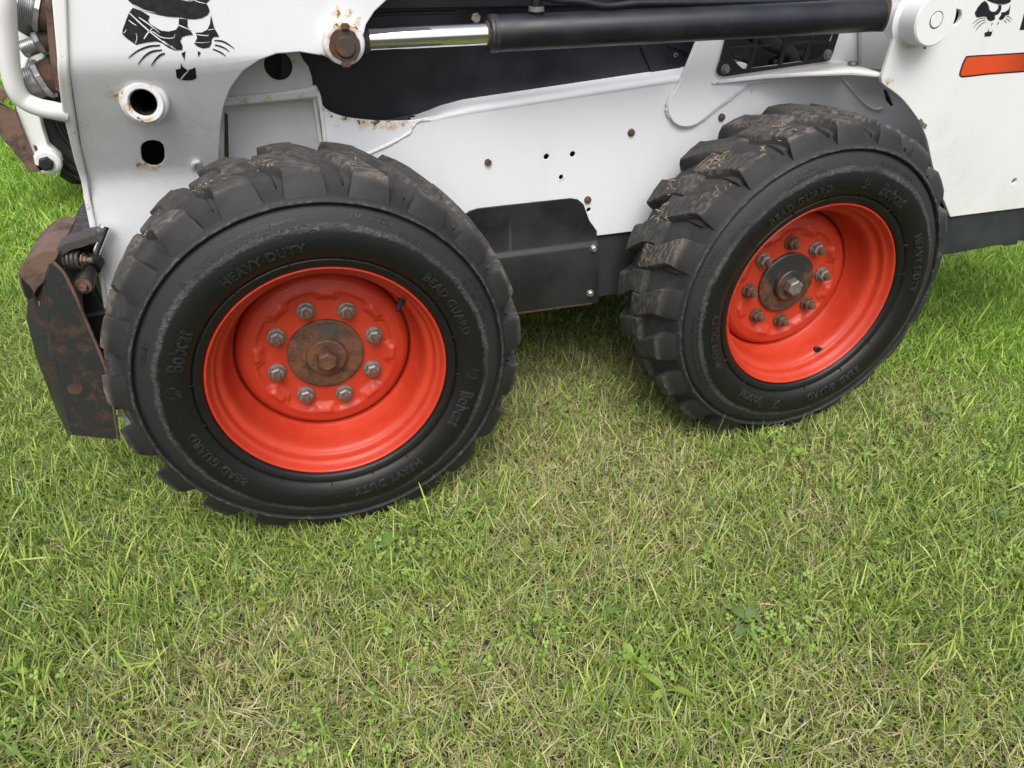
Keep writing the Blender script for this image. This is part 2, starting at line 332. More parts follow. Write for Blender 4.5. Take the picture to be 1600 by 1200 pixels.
def mat_tyre():
    b = NB('tyre_rubber'); sx = b.n('ShaderNodeSeparateXYZ'); b.l(b.co, sx.inputs[0])
    X, Y, Z = sx.outputs
    r = b.math('SQRT', b.math('ADD', b.math('MULTIPLY', X, X), b.math('MULTIPLY', Z, Z)))
    n1 = b.noise(24, 6, 0.7); n2 = b.noise(120, 5, 0.7); n3 = b.noise(7, 4, 0.6); n4 = b.noise(420, 3, 0.65)
    rn = b.math('ADD', r, b.math('MULTIPLY', b.math('SUBTRACT', n1, 0.5), 0.020))
    rn = b.math('ADD', rn, b.math('MULTIPLY', b.math('SUBTRACT', n2, 0.5), 0.008))
    outer = b.ramp(rn, 0.297, 0.301)
    col = b.mix(outer, (0.0060, 0.0060, 0.0060), (0.018, 0.018, 0.0192))
    # scuffed ring where the sidewall has rubbed
    bandr = b.math('ABSOLUTE', b.math('SUBTRACT', rn, 0.3005))
    band = b.math('MULTIPLY', b.ramp(bandr, 0.0022, 0.0075, 1, 0), b.ramp(n3, 0.34, 0.60, 0.25, 1))
    band = b.math('MULTIPLY', band, b.ramp(b.noise(140, 5, 0.7, 0.6), 0.36, 0.60, 0.2, 1))
    col = b.mix(b.math('MULTIPLY', band, 0.85), col, (0.085, 0.085, 0.083))
    rim2 = b.math('MULTIPLY', b.ramp(b.math('ABSOLUTE', b.math('SUBTRACT', rn, 0.3405)), 0.0008, 0.004, 1, 0), b.ramp(n2, 0.42, 0.6))
    col = b.mix(b.math('MULTIPLY', rim2, 0.5), col, (0.12, 0.12, 0.115))
    # dusty, worn tread
    inb = b.math('MULTIPLY', b.ramp(Y, 0.014, 0.026), b.ramp(Y, 0.214, 0.226, 1, 0))
    tread = b.math('MULTIPLY', b.ramp(rn, 0.352, 0.372), inb)
    dust = b.math('MULTIPLY', tread, b.ramp(n1, 0.28, 0.62, 0.35, 1))
    col = b.mix(b.math('MULTIPLY', dust, 0.75), col, (0.058, 0.055, 0.052))
    stre = b.noise(160, 3, 0.6, co=b.map((0.35, 1, 0.35)))
    crest = b.math('MULTIPLY', b.ramp(r, 0.3795, 0.385), b.ramp(stre, 0.42, 0.66))
    crest = b.math('MULTIPLY', crest, b.ramp(n3, 0.35, 0.6, 0.2, 1))
    brn = b.math('MULTIPLY', b.ramp(r, 0.372, 0.382), b.ramp(n3, 0.5, 0.68))
    col = b.mix(b.math('MULTIPLY', brn, 0.55), col, (0.105, 0.082, 0.066))
    col = b.mix(b.math('MULTIPLY', crest, 0.75), col, (0.20, 0.178, 0.155))
    col = b.mix(b.math('MULTIPLY', b.ramp(n4, 0.70, 0.75), b.ramp(r, 0.25, 0.38, 0.15, 0.7)), col, (0.27, 0.25, 0.23))
    h = b.math('ADD', b.math('MULTIPLY', n2, 0.5), b.math('MULTIPLY', n4, 0.35))
    h = b.math('ADD', h, b.math('MULTIPLY', band, 1.2)); h = b.math('ADD', h, b.math('MULTIPLY', rim2, 0.6))
    nrm = b.bump(h, 0.55, 0.0022)
    rough = b.ramp(b.math('ADD', b.math('MULTIPLY', outer, 0.5), b.math('MULTIPLY', tread, 0.5)), 0, 1, 0.44, 0.80)
    return b.set(col, rough, 0, nrm, 0.45)
M['tyre'] = mat_tyre()
M['letter'] = mat_plain('moulded_letter_rubber', (0.0125, 0.0125, 0.0125), 0.36, 0, 0.6, 80, 0.3, 0.6, (0.06, 0.06, 0.06))

# ------------------------------------------------------------------ ground
def mat_ground():
    b = NB('lawn_soil'); n1 = b.noise(1.3, 5, 0.6); n2 = b.noise(30, 6, 0.7); n3 = b.noise(260, 4, 0.7)
    c = b.mix(b.ramp(n2, 0.3, 0.7), (0.026, 0.022, 0.012), (0.060, 0.050, 0.026))
    c = b.mix(b.ramp(n3, 0.5, 0.7, 0, 0.7), c, (0.11, 0.095, 0.05))
    c = b.mix(b.ramp(n1, 0.4, 0.65, 0, 0.6), c, (0.045, 0.055, 0.015))
    return b.set(c, 0.95, 0, b.bump(n3, 0.8, 0.01))
gv = []; gf = []
GX = list(np.linspace(-60, -3, 6))+list(np.linspace(-2.5, 4, 40))+list(np.linspace(5, 60, 6)); GY = list(np.linspace(-40, -3, 5))+list(np.linspace(-2.5, 4, 40))+list(np.linspace(5, 120, 8))
def ground_z(x, y):
    return 0.006*np.sin(2.1*x+0.7)*np.cos(1.7*y+0.3)+0.004*np.sin(5.3*x-1.1)*np.sin(4.1*y)+0.005
for yy in GY:
    for xx in GX: gv.append((xx, yy, ground_z(xx, yy)))
for j in range(len(GY)-1):
    for i in range(len(GX)-1):
        a = j*len(GX)+i; gf.append((a, a+1, a+1+len(GX), a+len(GX)))
ground = link('lawn_ground', pydata(gv, gf), mat_ground(), None, 60); tag(ground, kind='structure')

# ------------------------------------------------------------------ the machine
WX = 1.0869; ZC = 0.395; NL = 21
mach = root('skid_steer_loader', (0.55, 0.9, 0.0), 'white skid steer loader with orange wheels and black tyres on the grass', 'loader')

# ---- wheels -------------------------------------------------------
SIDE = spl([(0.2215, 0.0075), (0.2245, 0.001), (0.2275, -0.004), (0.233, -0.0065), (0.2385, -0.0075), (0.2405, -0.0068), (0.2420, -0.0045), (0.2435, -0.0068),
            (0.2460, -0.0098), (0.254, -0.0150), (0.266, -0.0190), (0.280, -0.0205), (0.292, -0.0195), (0.2975, -0.0180), (0.3015, -0.0165), (0.310, -0.0135), (0.320, -0.0085), (0.3285, -0.0028), (0.3325, 0.0022),
            (0.3345, 0.0045), (0.3362, -0.0010), (0.3385, -0.0045), (0.3420, -0.0030), (0.3475, 0.0040), (0.3530, 0.0150), (0.3600, 0.0300), (0.3690, 0.0600), (0.3755, 0.0950), (0.3770, 0.1200)], 4)
WID = 0.24                                                     # the tyre mirrors about y = WID/2
_sr = np.array([p[0] for p in SIDE]); _sy = np.array([p[1] for p in SIDE]); _o = np.argsort(_sr)
def side_y(r): return np.interp(r, _sr[_o], _sy[_o])
def base_r(w_):                                                # carcass radius under the tread at axial position w
    ww = np.minimum(w_, WID-w_); k = _sr > 0.338
    return np.interp(ww, _sy[k][np.argsort(_sy[k])], _sr[k][np.argsort(_sy[k])])
def crest_r(w_):
    ww = np.minimum(w_, WID-w_); return 0.3845+0.0090*np.sqrt(np.clip(ww/0.12, 0, 1))
def tyre_mesh():
    prof = SIDE+[(r, WID-y) for r, y in SIDE[::-1]][1:]
    bm = bmesh.new(); me = lathe_mesh(prof, 168); bm.from_mesh(me); bpy.data.meshes.remove(me)
    # lug plan: axial station, leading and trailing edge (arc length at r = 0.39)
    st = [(0.0035, 0.0, 0.078), (0.016, 0.005, 0.074), (0.028, 0.009, 0.071), (0.046, 0.019, 0.075), (0.068, 0.036, 0.088), (0.088, 0.049, 0.099), (0.104, 0.056, 0.108), (0.122, 0.060, 0.115), (0.136, 0.062, 0.117)]
    pitch = 2*PI/NL
    def put(r, th, y): return bm.verts.new((r*math.cos(th), y, r*math.sin(th)))
    q = random.Random(3)
    for side in (0, 1):
        for k in range(NL):
            th0 = math.radians(89.2)-0.039/0.39+pitch*k; rows = []
            if side: TH = lambda ss: th0+(0.1155-ss)/0.39
            else: TH = lambda ss: th0+ss/0.39
            dj = q.uniform(-0.0006, 0.0006)
            for i, (w_, s0, s1) in enumerate(st):
                yb = w_ if not side else WID-w_
                cr = crest_r(w_)+dj; br = float(base_r(w_))-0.004
                if i == 0: cr = 0.3475; br = 0.338
                elif i == 1: cr = 0.3745+dj
                g = 0.0045+0.0035*min(1, w_/0.05)              # wall slope
                e = 0.0022
                if i == 0: pts = [(s0-0.004, br), (s0, cr), (s0+e, cr), (0.5*(s0+s1), cr), (s1-e, cr), (s1, cr), (s1+0.004, br)]
                else: pts = [(s0-g, br), (s0, cr-0.0022), (s0+e, cr-0.0002), (0.5*(s0+s1), cr+0.0004), (s1-e, cr-0.0002), (s1, cr-0.0022), (s1+g, br)]
                rows.append([put(rr, TH(ss), yb) for ss, rr in pts])
            # blunt inner end
            w_, s0, s1 = st[-1]; ye = w_+0.007 if not side else WID-w_-0.007
            rows.append([put(0.368, TH(ss), ye) for ss in (s0-0.006, s0, s0+0.004, 0.5*(s0+s1), s1-0.004, s1, s1+0.006)])
            for a, b in zip(rows[:-1], rows[1:]):
                for i in range(6):
                    f = (a[i], a[i+1], b[i+1], b[i]); bm.faces.new(f[::-1])
            # tapering ledge along the foot of the trailing wall
            led = []
            for w_, s1, ww, hh in ((0.026, 0.070, 0.016, 0.0085), (0.040, 0.074, 0.014, 0.0075), (0.056, 0.081, 0.009, 0.0055), (0.072, 0.091, 0.003, 0.002)):
                yb = w_ if not side else WID-w_; br = float(base_r(w_))
                led.append([put(br+hh*1.05, TH(s1-0.004), yb), put(br+hh, TH(s1+ww), yb), put(br-0.003, TH(s1+ww+0.003), yb)])
            for a, b in zip(led[:-1], led[1:]):
                for i in range(2):
                    f = (a[i], a[i+1], b[i+1], b[i]); bm.faces.new(f[::-1])
            v0 = [put(float(base_r(0.018))-0.004, TH(0.070-0.004), 0.020 if not side else WID-0.020), put(float(base_r(0.018))-0.004, TH(0.070+0.016), 0.020 if not side else WID-0.020)]
            bm.faces.new((v0[0], v0[1], led[0][1], led[0][0]))
    # moulded cross ribs between shoulder blocks and radial mould ticks on the bead
    for k in range(16):
        th = math.radians(11+22.5*k+q.uniform(-4, 4)); dth = 0.0014/0.24
        for r0, r1 in ((0.2400, 0.2475),) if k % 2 else ((0.2270, 0.2360), (0.2400, 0.2460)):
            vs = []
            for rr in (r0, r1):
                yy = float(side_y(rr))
                vs.append([put(rr, th-dth, yy+0.0005), put(rr, th-dth*0.4, yy-0.0016), put(rr, th+dth*0.4, yy-0.0016), put(rr, th+dth, yy+0.0005)])
            for i in range(3): bm.faces.new((vs[0][i], vs[0][i+1], vs[1][i+1], vs[1][i]))
    return from_bm(bm, True)
def text_mesh(s, size, extr, bev, xs=1.0, spacing=1.0):
    cu = bpy.data.curves.new('t', 'FONT'); cu.body = s; cu.size = size; cu.extrude = extr; cu.bevel_depth = bev; cu.bevel_resolution = 1
    cu.align_x = 'CENTER'; cu.resolution_u = 3; cu.offset = size*0.018; cu.space_character = spacing
    o = bpy.data.objects.new('tmp', cu); me = bpy.data.meshes.new_from_object(o); bpy.data.objects.remove(o); bpy.data.curves.remove(cu)
    if xs != 1.0: me.transform(Matrix.Diagonal((xs, 1, 1, 1)))
    return me
def bend(me, th_c, r0, lift=0.0):
    """wrap flat lettering round the sidewall, tops outward, reading clockwise"""
    for v in me.vertices:
        x, y, z = v.co; r = r0+y; th = math.radians(th_c)-x/(r0+0.009)
        v.co = (r*math.cos(th), float(side_y(r))-z-lift, r*math.sin(th))
    return me
def cat_relief():
    """small raised cat-head outline used beside the moulded word"""
    ms = []
    for pts in ([(-.010,.020),(-.002,.014),(.006,.017),(.010,.012)], [(-.009,.017),(-.012,.008),(-.004,.002),(.003,.006),(.009,.003),(.008,.011)], [(-.003,.001),(-.004,-.004),(.002,-.004),(.001,.001)],
                [(-.006,.001),(-.012,-.002)], [(-.006,-.001),(-.011,-.005)], [(.004,.001),(.009,-.003)], [(-.007,.011),(-.003,.009),(0,.011)]):
        ms.append(tube_mesh([(x, y, 0) for x, y in spl(pts, 4)], 0.0008, 1))
    return join(ms)
def letter_meshes():
    ms = []
    for base in (0, 180):
        ms.append(bend(text_mesh('HEAVY DUTY', 0.0225, 0.0020, 0.0006, 1.0, 1.16), 108.5+base, 0.2605))
        ms.append(bend(text_mesh('BEAD GUARD', 0.0225, 0.0020, 0.0006, 0.98, 1.16), 29.0+base, 0.2605))
        ms.append(bend(text_mesh('Bobcat', 0.038, 0.0020, 0.0006, 0.72, 1.10), 155.5+base, 0.2560))
        ms.append(bend(cat_relief(), 173.0+base, 0.2660))
    for t_, th, r in (('TUBELESS', 160, 0.3165), ('5123W1BT', 56.5, 0.3060), ('10 PLY RATING', 25, 0.3175), ('MAX. INFL 55 P.S.I.', 24, 0.3065), ('HEAVY DUTY 10-16.5', -20, 0.3130), ('TUBELESS', -100, 0.3150), ('PART NUMBER', 70.5, 0.3175)):
        ms.append(bend(text_mesh(t_, 0.0100, 0.0008, 0.0003, 1.0, 1.2), th, r))
    ms.append(bend(text_mesh('WARNING TO AVOID SERIOUS BODILY INJURY USE', 0.0072, 0.0006, 0.0002, 1.0, 1.15), 110, 0.3135))
    ms.append(bend(text_mesh('ONLY THE PROPER RIM SIZE RECOMMENDED BY RIM MFG.', 0.0072, 0.0006, 0.0002, 1.0, 1.15), 110, 0.3035))
    tri = []
    for pts in ([(-.006,0),(.006,0),(0,.010),(-.006,0)], [(0,.003),(0,.006)]): tri.append(tube_mesh([(x, y, 0) for x, y in pts], 0.0009, 1))
    ms.append(bend(join(tri), 133, 0.3075))
    return ms
BARREL = spl([(0.2195, 0.0110), (0.2232, 0.0075), (0.2240, 0.0035), (0.2225, 0.0002), (0.2200, -0.0003), (0.2175, 0.0030), (0.2150, 0.0095), (0.2120, 0.0150), (0.2085, 0.0180), (0.2065, 0.0220), (0.2055, 0.0290), (0.2035, 0.0350),
              (0.1985, 0.0385), (0.1940, 0.0430), (0.1905, 0.0520), (0.1885, 0.0650), (0.1865, 0.0800), (0.1830, 0.0930), (0.1785, 0.1050), (0.1745, 0.1150), (0.1738, 0.1600)], 3)
def disc_mesh(nut_phase):
    nr, ns = 46, 288; R = np.append(np.linspace(0.070, 0.1725, nr-1), 0.1736); T = np.linspace(0, 2*PI, ns, endpoint=False)
    yb = np.interp(R, [0.07, 0.118, 0.128, 0.138, 0.148, 0.156, 0.163, 0.168, 0.1712, 0.1725], [0.1035, 0.1035, 0.1020, 0.0985, 0.0975, 0.0990, 0.1040, 0.1105, 0.1170, 0.1320])
    v = []; f = []
    for t in T:
        d = (math.degrees(t)-nut_phase+22.5) % 45-22.5                     # angle from the nearest nut
        e = 0.1145+0.017*float(sstep(14.5, 9.5, abs(d)))                   # scalloped seat edge
        dm = 22.5-abs(d)
        for r, y in zip(R, yb):
            h = 0.0040*float(sstep(e-0.001, e+0.007, r))*float(sstep(0.152, 0.136, r))
            h += 0.0056*float(sstep(9.0, 4.0, dm))*float(sstep(0.120, 0.128, r))*float(sstep(0.141, 0.133, r))
            v.append((r*math.cos(t), y-h, r*math.sin(t)))
    for k in range(ns):
        k2 = (k+1) % ns
        for i in range(nr-1): f.append((k*nr+i, k2*nr+i, k2*nr+i+1, k*nr+i+1))
    return pydata(v, f)
tyre_me = tyre_mesh(); letter_mes = letter_meshes()
nut_me = join([lathe_mesh([(0, -0.0165), (0.0118, -0.0165), (0.0146, -0.0140), (0.0152, -0.0005), (0.0152, 0.003)], 6), lathe_mesh([(0.0172, 0.003), (0.0180, 0.0), (0.0172, -0.0026), (0.0120, -0.0035)], 28)])
stud_me = lathe_mesh([(0, -0.0285), (0.0062, -0.0285), (0.0074, -0.0268), (0.0068, -0.0255), (0.0079, -0.0242), (0.0070, -0.0230), (0.0080, -0.0217), (0.0071, -0.0205), (0.0081, -0.0190), (0.0076, -0.0155)], 16)
smooth(nut_me, 30); smooth(stud_me, 30)
def make_wheel(cx, spin, nut_phase, valve_th, hubmat, nutmats, label, orange):
    wh = link('wheel', join([lathe_mesh(BARREL, 160), disc_mesh(nut_phase)]), orange, mach, 50, loc=(cx-0.55, -0.9, ZC)); tag(wh, label)
    WORLD[wh.name] = Matrix.Translation((cx, 0, ZC))
    def sub(name, me, mat, loc=(0,0,0), rot=None, copy=False):
        o = bpy.data.objects.new(name, me); C.objects.link(o); o.parent = wh; o.location = loc
        if rot: o.rotation_euler = rot
        if len(me.materials) == 0: me.materials.append(mat)
        if me.materials[0] != mat:
            o.material_slots[0].link = 'OBJECT'; o.material_slots[0].material = mat
        return o
    if not tyre_me.materials: smooth(tyre_me, 28); [smooth(m_, 40) for m_ in letter_mes]
    sub('tyre', tyre_me, M['tyre'], rot=(0, -math.radians(spin), 0))
    for m_ in letter_mes: sub('raised_lettering', m_, M['letter'], rot=(0, -math.radians(spin), 0))
    q = random.Random(int(cx*100)+5)
    for k in range(8):
        a = math.radians(nut_phase+45*k); lo = (0.1016*math.cos(a), 0.1005, 0.1016*math.sin(a))
        sub('lug_nut', nut_me, nutmats[k % len(nutmats)], lo, (0, q.uniform(0, 1.0), 0)); sub('wheel_stud', stud_me, M['rust_bolt'], lo)
    hp = lathe_mesh([(0, 0.0935), (0.028, 0.0935), (0.0715, 0.0945), (0.0745, 0.0965), (0.0750, 0.110)], 72); smooth(hp, 30); sub('hub_plate', hp, hubmat)
    hw = lathe_mesh([(0, 0.0790), (0.0360, 0.0790), (0.0382, 0.0810), (0.0388, 0.0945)], 56); smooth(hw, 30); sub('hub_washer', hw, hubmat)
    hb = lathe_mesh([(0, 0.0590), (0.0165, 0.0590), (0.0200, 0.0615), (0.0205, 0.0800)], 6, phase=0.35); smooth(hb, 30); sub('hub_bolt', hb, hubmat if cx < 0.5 else M['dull_steel'])
    a = math.radians(valve_th); rb = 0.196; er = Vector((math.cos(a), 0, math.sin(a))); p0 = er*rb+Vector((0, 0.046, 0))
    d = (Vector((0, -1, 0))*0.75-er*0.55).normalized()
    vm = tube_mesh([p0-d*0.004, p0+d*0.003, p0+d*0.010, p0+d*0.0105, p0+d*0.024, p0+d*0.0245, p0+d*0.032], 0.0062, 4, [1.35, 1.3, 1.15, 0.85, 0.75, 0.60, 0.52]); smooth(vm, 40)
    sub('valve_stem', vm, M['black'])
    return wh
dst = [M['dull_steel']]
make_wheel(0.0, 0, math.degrees(1.8181), 38, M['hub_rust'], dst, 'front wheel with brown rusted hub plate', M['orange'])
make_wheel(WX, 85, math.degrees(1.6442), -62, M['hub_dark'], [M['rust_bolt'], M['dull_steel'], M['rust_bolt'], M['rust_bolt'], M['rust_bolt'], M['rust_bolt'], M['dull_steel'], M['dull_steel']], 'rear wheel with dark hub plate and chipped orange paint', M['orange_chip'])

def debris_mesh(seed, spots_):
    q = random.Random(seed); v = []; f = []
    for (th_, w_, n) in spots_:
        for _ in range(n):
            th = math.radians(th_+q.gauss(0, 2.2)); y = w_+q.gauss(0, 0.012); r = 0.3925+q.uniform(0, 0.004); a = q.uniform(0, PI); L = q.uniform(0.006, 0.022); wd = q.uniform(0.0006, 0.0012)
            et = np.array([-math.sin(th), 0, math.cos(th)]); ey = np.array([0, 1.0, 0]); er = np.array([math.cos(th), 0, math.sin(th)]); c = er*r+ey*y
            d = et*math.cos(a)+ey*math.sin(a)+er*q.uniform(-0.15, 0.15); e = et*-math.sin(a)+ey*math.cos(a); b0 = len(v)
            v += [tuple(c-d*L/2-e*wd), tuple(c-d*L/2+e*wd), tuple(c+er*0.0015-e*wd), tuple(c+er*0.0015+e*wd), tuple(c+d*L/2)]; f += [(b0, b0+1, b0+3, b0+2), (b0+2, b0+3, b0+4)]
    return pydata(v, f)
for wn, sp_ in (('wheel.001', [(128, 0.10, 26), (150, 0.13, 22), (142, 0.16, 14), (163, 0.12, 16), (108, 0.06, 10), (118, 0.03, 6), (135, 0.02, 6)]), ('wheel', [(98, 0.05, 8), (112, 0.06, 8), (75, 0.05, 6), (128, 0.05, 6)])):
    o = bpy.data.objects.new('dry_debris', debris_mesh(len(sp_), sp_)); C.objects.link(o); o.parent = bpy.data.objects[wn]; o.data.materials.append(mat_plain('dry_straw_bits', (0.26, 0.20, 0.13), 0.9, 0, 0.5, 200)); o['kind'] = 'stuff'
# ---- lift arm -----------------------------------------------------
def bend_plate(me, off=0.0, lo=0.60, hi=1.0, n=26):
    bm = bmesh.new(); bm.from_mesh(me); bpy.data.meshes.remove(me)
    for k in range(n):
        z = lo+(hi-lo)*k/(n-1)
        bmesh.ops.bisect_plane(bm, geom=bm.verts[:]+bm.edges[:]+bm.faces[:], plane_co=(0, 0, z), plane_no=(0, 0, 1))
    for v in bm.verts: v.co.y += float(arm_y(v.co.z))+off
    return from_bm(bm)
def axz(pts):
    return [(p[0], p[2]) for p in (on_arm(u, v) for u, v in pts)]
arm_out = [(93,-140), (100,0), (106,70), (113,140), (127,232), (148,350), (165,450), (178,540), (190,640), (202,690), (240,690), (300,560), (330,400), (341,262), (343,222), (345,192), (350,163), (361,136), (380,111), (405,94), (432,84),
           (468,81), (503,87), (532,96), (556,87), (566,62), (572,38), (585,18), (604,0), (650,-50), (700,-140)]
slot = [(222,250), (220,240), (220,230), (223,224), (230,220), (240,219), (249,221), (255,226), (257,234), (257,247), (253,255), (246,259), (236,259), (228,256)]
bore = on_arm(226, 157)
arm = link('lift_arm', bend_plate(plate_mesh([axz(arm_out), axz(slot), circ(bore[0], bore[2], 0.026, 28)], 0.0, 0.010, 0.0015)), M['arm_white'], mach, 35)
# front edge strip of the arm
ed = [(80,-140), (82,0), (90,90), (98,172), (117,250), (133,315), (147,385), (158,450), (172,540), (185,650), (190,650), (176,540), (166,455), (152,358), (139,295), (124,222), (113,150), (108,90), (105,0), (101,-140)]
link('arm_edge_strip', bend_plate(plate_mesh([axz(ed)], -0.007, 0.016, 0.003)), M['worn_white'], arm, 35)
# box of the arm behind the side plate: front cover and inner plate
ap = [on_arm(u, v) for u, v in arm_out[1:10]]
for a, b, nm in ((0.105, 0.115, 'arm_inner_plate'),):
    inner = [(86,-140), (98,0), (112,140), (127,232), (148,350), (168,460), (190,640), (230,640), (300,500), (320,262), (335,192), (361,136), (405,94), (468,81), (520,87), (560,40), (604,0), (700,-140)]
    link(nm, bend_plate(plate_mesh([axz(inner)], a, 0.010, 0.001)), M['black'], arm, 35)  # coloured black so the arm looks unlit inside through the slot
bm = bmesh.new(); prev = None
for p in [on_arm(u, v) for u, v in ((88,-140), (96,0), (109,140), (123,232), (144,350), (161,450), (186,640))]:
    cur = [bm.verts.new((p[0]+0.004, p[1]+0.011, p[2])), bm.verts.new((p[0]+0.004, p[1]+0.104, p[2]))]
    if prev: bm.faces.new((prev[0], prev[1], cur[1], cur[0]))
    prev = cur
link('arm_front_cover', from_bm(bm), M['worn_white'], arm, 35)
bm = bmesh.new(); prev = None
for p in [on_arm(u, v) for u, v in spl([(300,560), (330,400), (338,262), (340,222), (342,192), (347,163), (358,136), (377,110), (403,92), (432,82), (468,79), (503,85), (530,90), (552,80), (563,60), (569,37), (582,16), (601,-2), (650,-53), (700,-140)], 3)]:
    cur = [bm.verts.new((p[0]-0.002, p[1]+0.009, p[2]+0.002)), bm.verts.new((p[0]-0.002, p[1]+0.112, p[2]+0.002))]
    if prev: bm.faces.new((prev[0], prev[1], cur[1], cur[0]))
    prev = cur
link('arm_rear_cover', from_bm(bm), M['worn_white'], arm, 60)
# cross tube end: ringed boss with an open bore
bx, by, bz = bore
lathe('arm_boss', [(0.0205, 0.1705), (0.0220, 0.1660), (0.0232, 0.1645), (0.0295, 0.1645), (0.0308, 0.1660), (0.0312, 0.1720), (0.0345, 0.1745), (0.0372, 0.1775), (0.0380, 0.1840), (0.0395, 0.2150), (0.0430, 0.2350), (0.0450, 0.250)], M['boss_white'], arm, 64, bx, bz)
lathe('bore_wall', [(0, 0.330), (0.0205, 0.330), (0.0206, 0.1700)], M['bore'], arm, 48, bx, bz)
# cylinder pin on the arm
px_, py_, pz_ = on_arm(536, 66)
lathe('pin_boss', [(0, 0.128), (0.0295, 0.128), (0.0330, 0.1305), (0.0345, 0.1350), (0.0360, 0.1505)], M['boss_white'], arm, 56, px_, pz_)
jj = []
rp = random.Random(4)
pr = spl([(px_+(0.0255+rp.uniform(-0.0016, 0.0016))*math.cos(2*PI*k/22), pz_-0.002+(0.0255+rp.uniform(-0.0016, 0.0016))*math.sin(2*PI*k/22)) for k in range(22)], 3, True)
plate('pin_washer', [pr], 0.1225, 0.006, M['rust'], arm, 0.0012)
lathe('pin_head', [(0, 0.1180), (0.0148, 0.1180), (0.0162, 0.1195), (0.0165, 0.1240)], M['rust'], arm, 40, px_, pz_-0.004)
for (du, dv) in ((0, -27), (1, 30)):
    a = on_arm(536+du, 66+dv); link('pin_keeper', box_mesh((a[0]-0.007, 0.117, a[2]-0.005), (a[0]+0.007, 0.131, a[2]+0.005), 0.002), M['rust'], arm)
link('weld_spot', tube_mesh(spl([on_arm(302,262,-0.002), on_arm(303,254,-0.006), on_arm(309,252,-0.005), on_arm(312,258,-0.002)], 5), 0.0045, 4), M['weld'], arm)

# emblem on the arm
def decal(loops, name, parent, offset=-0.0009, mat=None):
    ms = []
    for lp in loops:
        me = plate_mesh([[ (p[0], p[2]) for p in (on_arm(u, v) for u, v in lp)]], 0, 0.0006, 0.0)
        for v in me.vertices: v.co.y += float(arm_y(v.co.z))+offset
        ms.append(me)
    return link(name, join(ms), mat or M['decal'], parent, 0)
def q4(pts, s=4.0, ox=0, oy=0): return [(ox+x/s, oy+y/s) for x, y in pts]
def stroke(pts, w_, n=6, taper=True):
    P = spl(pts, n); L = []; Rr = []
    for i, p in enumerate(P):
        a = np.array(P[max(0, i-1)]); b = np.array(P[min(len(P)-1, i+1)]); d = b-a; d /= np.linalg.norm(d)+1e-9; nrm = np.array([-d[1], d[0]])
        t = i/(len(P)-1); ww = w_*(0.25+0.75*math.sin(PI*min(1, t*0.8+0.2)) if taper else 1)
        L.append(tuple(np.array(p)+nrm*ww/2)); Rr.append(tuple(np.array(p)-nrm*ww/2))
    return L+Rr[::-1]
logo = [q4([(790,-30), (800,0), (830,26), (870,50), (930,75), (990,92), (1050,104), (1130,108), (1170,118), (1215,120), (1262,112), (1298,92), (1311,66), (1300,38), (1288,20), (1310,0), (1330,-40), (1330,-150), (790,-150)]),
        q4([(830,48), (880,66), (935,100), (926,128), (940,150), (975,172), (1010,192), (1055,196), (1098,186), (1114,166), (1120,114), (1172,122), (1172,160), (1186,190), (1207,216), (1165,222), (1140,230), (1126,255), (1140,285), (1139,312), (1090,313), (1052,297), (1012,268), (978,258), (920,264), (850,279), (800,245), (764,212), (768,180), (790,120), (806,80)]),
        q4([(1318,94), (1330,140), (1338,170), (1370,229), (1338,230), (1324,242), (1320,275), (1306,296), (1268,302), (1236,290), (1214,272), (1232,236), (1222,204), (1262,202), (1296,184), (1312,150)]),
        q4([(1134,333), (1159,320), (1153,376)]), q4([(1235,318), (1254,327), (1239,356)]),
        q4([(1131,393), (1140,415), (1172,440), (1200,430), (1220,419), (1228,488), (1205,500), (1165,503), (1128,497), (1104,485), (1098,436), (1128,428)])]
for pts, w_ in (([(1000,283), (930,290), (860,318), (802,361)], 13), ([(1012,312), (950,322), (905,350), (862,401)], 13), ([(1030,333), (1000,345), (970,375), (944,412)], 13),
                ([(1340,252), (1390,258), (1430,278), (1465,304)], 10), ([(1342,280), (1380,290), (1410,304), (1434,322)], 10), ([(1330,306), (1365,320), (1390,334), (1411,351)], 9)):
    logo.append(q4(stroke(pts, w_)))
em = decal(logo, 'cat_head_emblem', arm)
scr = []
for pts, w_ in (([(808,80), (900,165), (1010,255), (1102,310)], 8), ([(868,108), (930,150), (1000,205)], 7), ([(900,242), (925,205), (958,170)], 8), ([(920,192), (960,200), (1010,232), (1080,237), (1095,212)], 5), ([(805,125), (830,145), (856,160)], 6),
                ([(1108,152), (1150,170), (1200,190)], 6), ([(848,270), (856,235), (850,205)], 4), ([(770,208), (785,195), (790,180)], 4), ([(1130,496), (1150,470), (1180,440)], 9), ([(1225,215), (1290,222), (1305,216)], 5), ([(1215,264), (1260,266), (1312,262)], 3),
                ([(838,30), (900,62), (975,80)], 4), ([(1210,0), (1250,14), (1290,22)], 5), ([(1130,-5), (1180,5), (1215,2)], 4), ([(1020,255), (1060,285), (1080,288)], 5), ([(1300,186), (1320,184), (1342,181)], 4)):
    scr.append(q4(stroke(pts, w_)))
for sc_l in scr: decal([sc_l], 'emblem_scratch', arm, -0.0015, M['arm_white'])

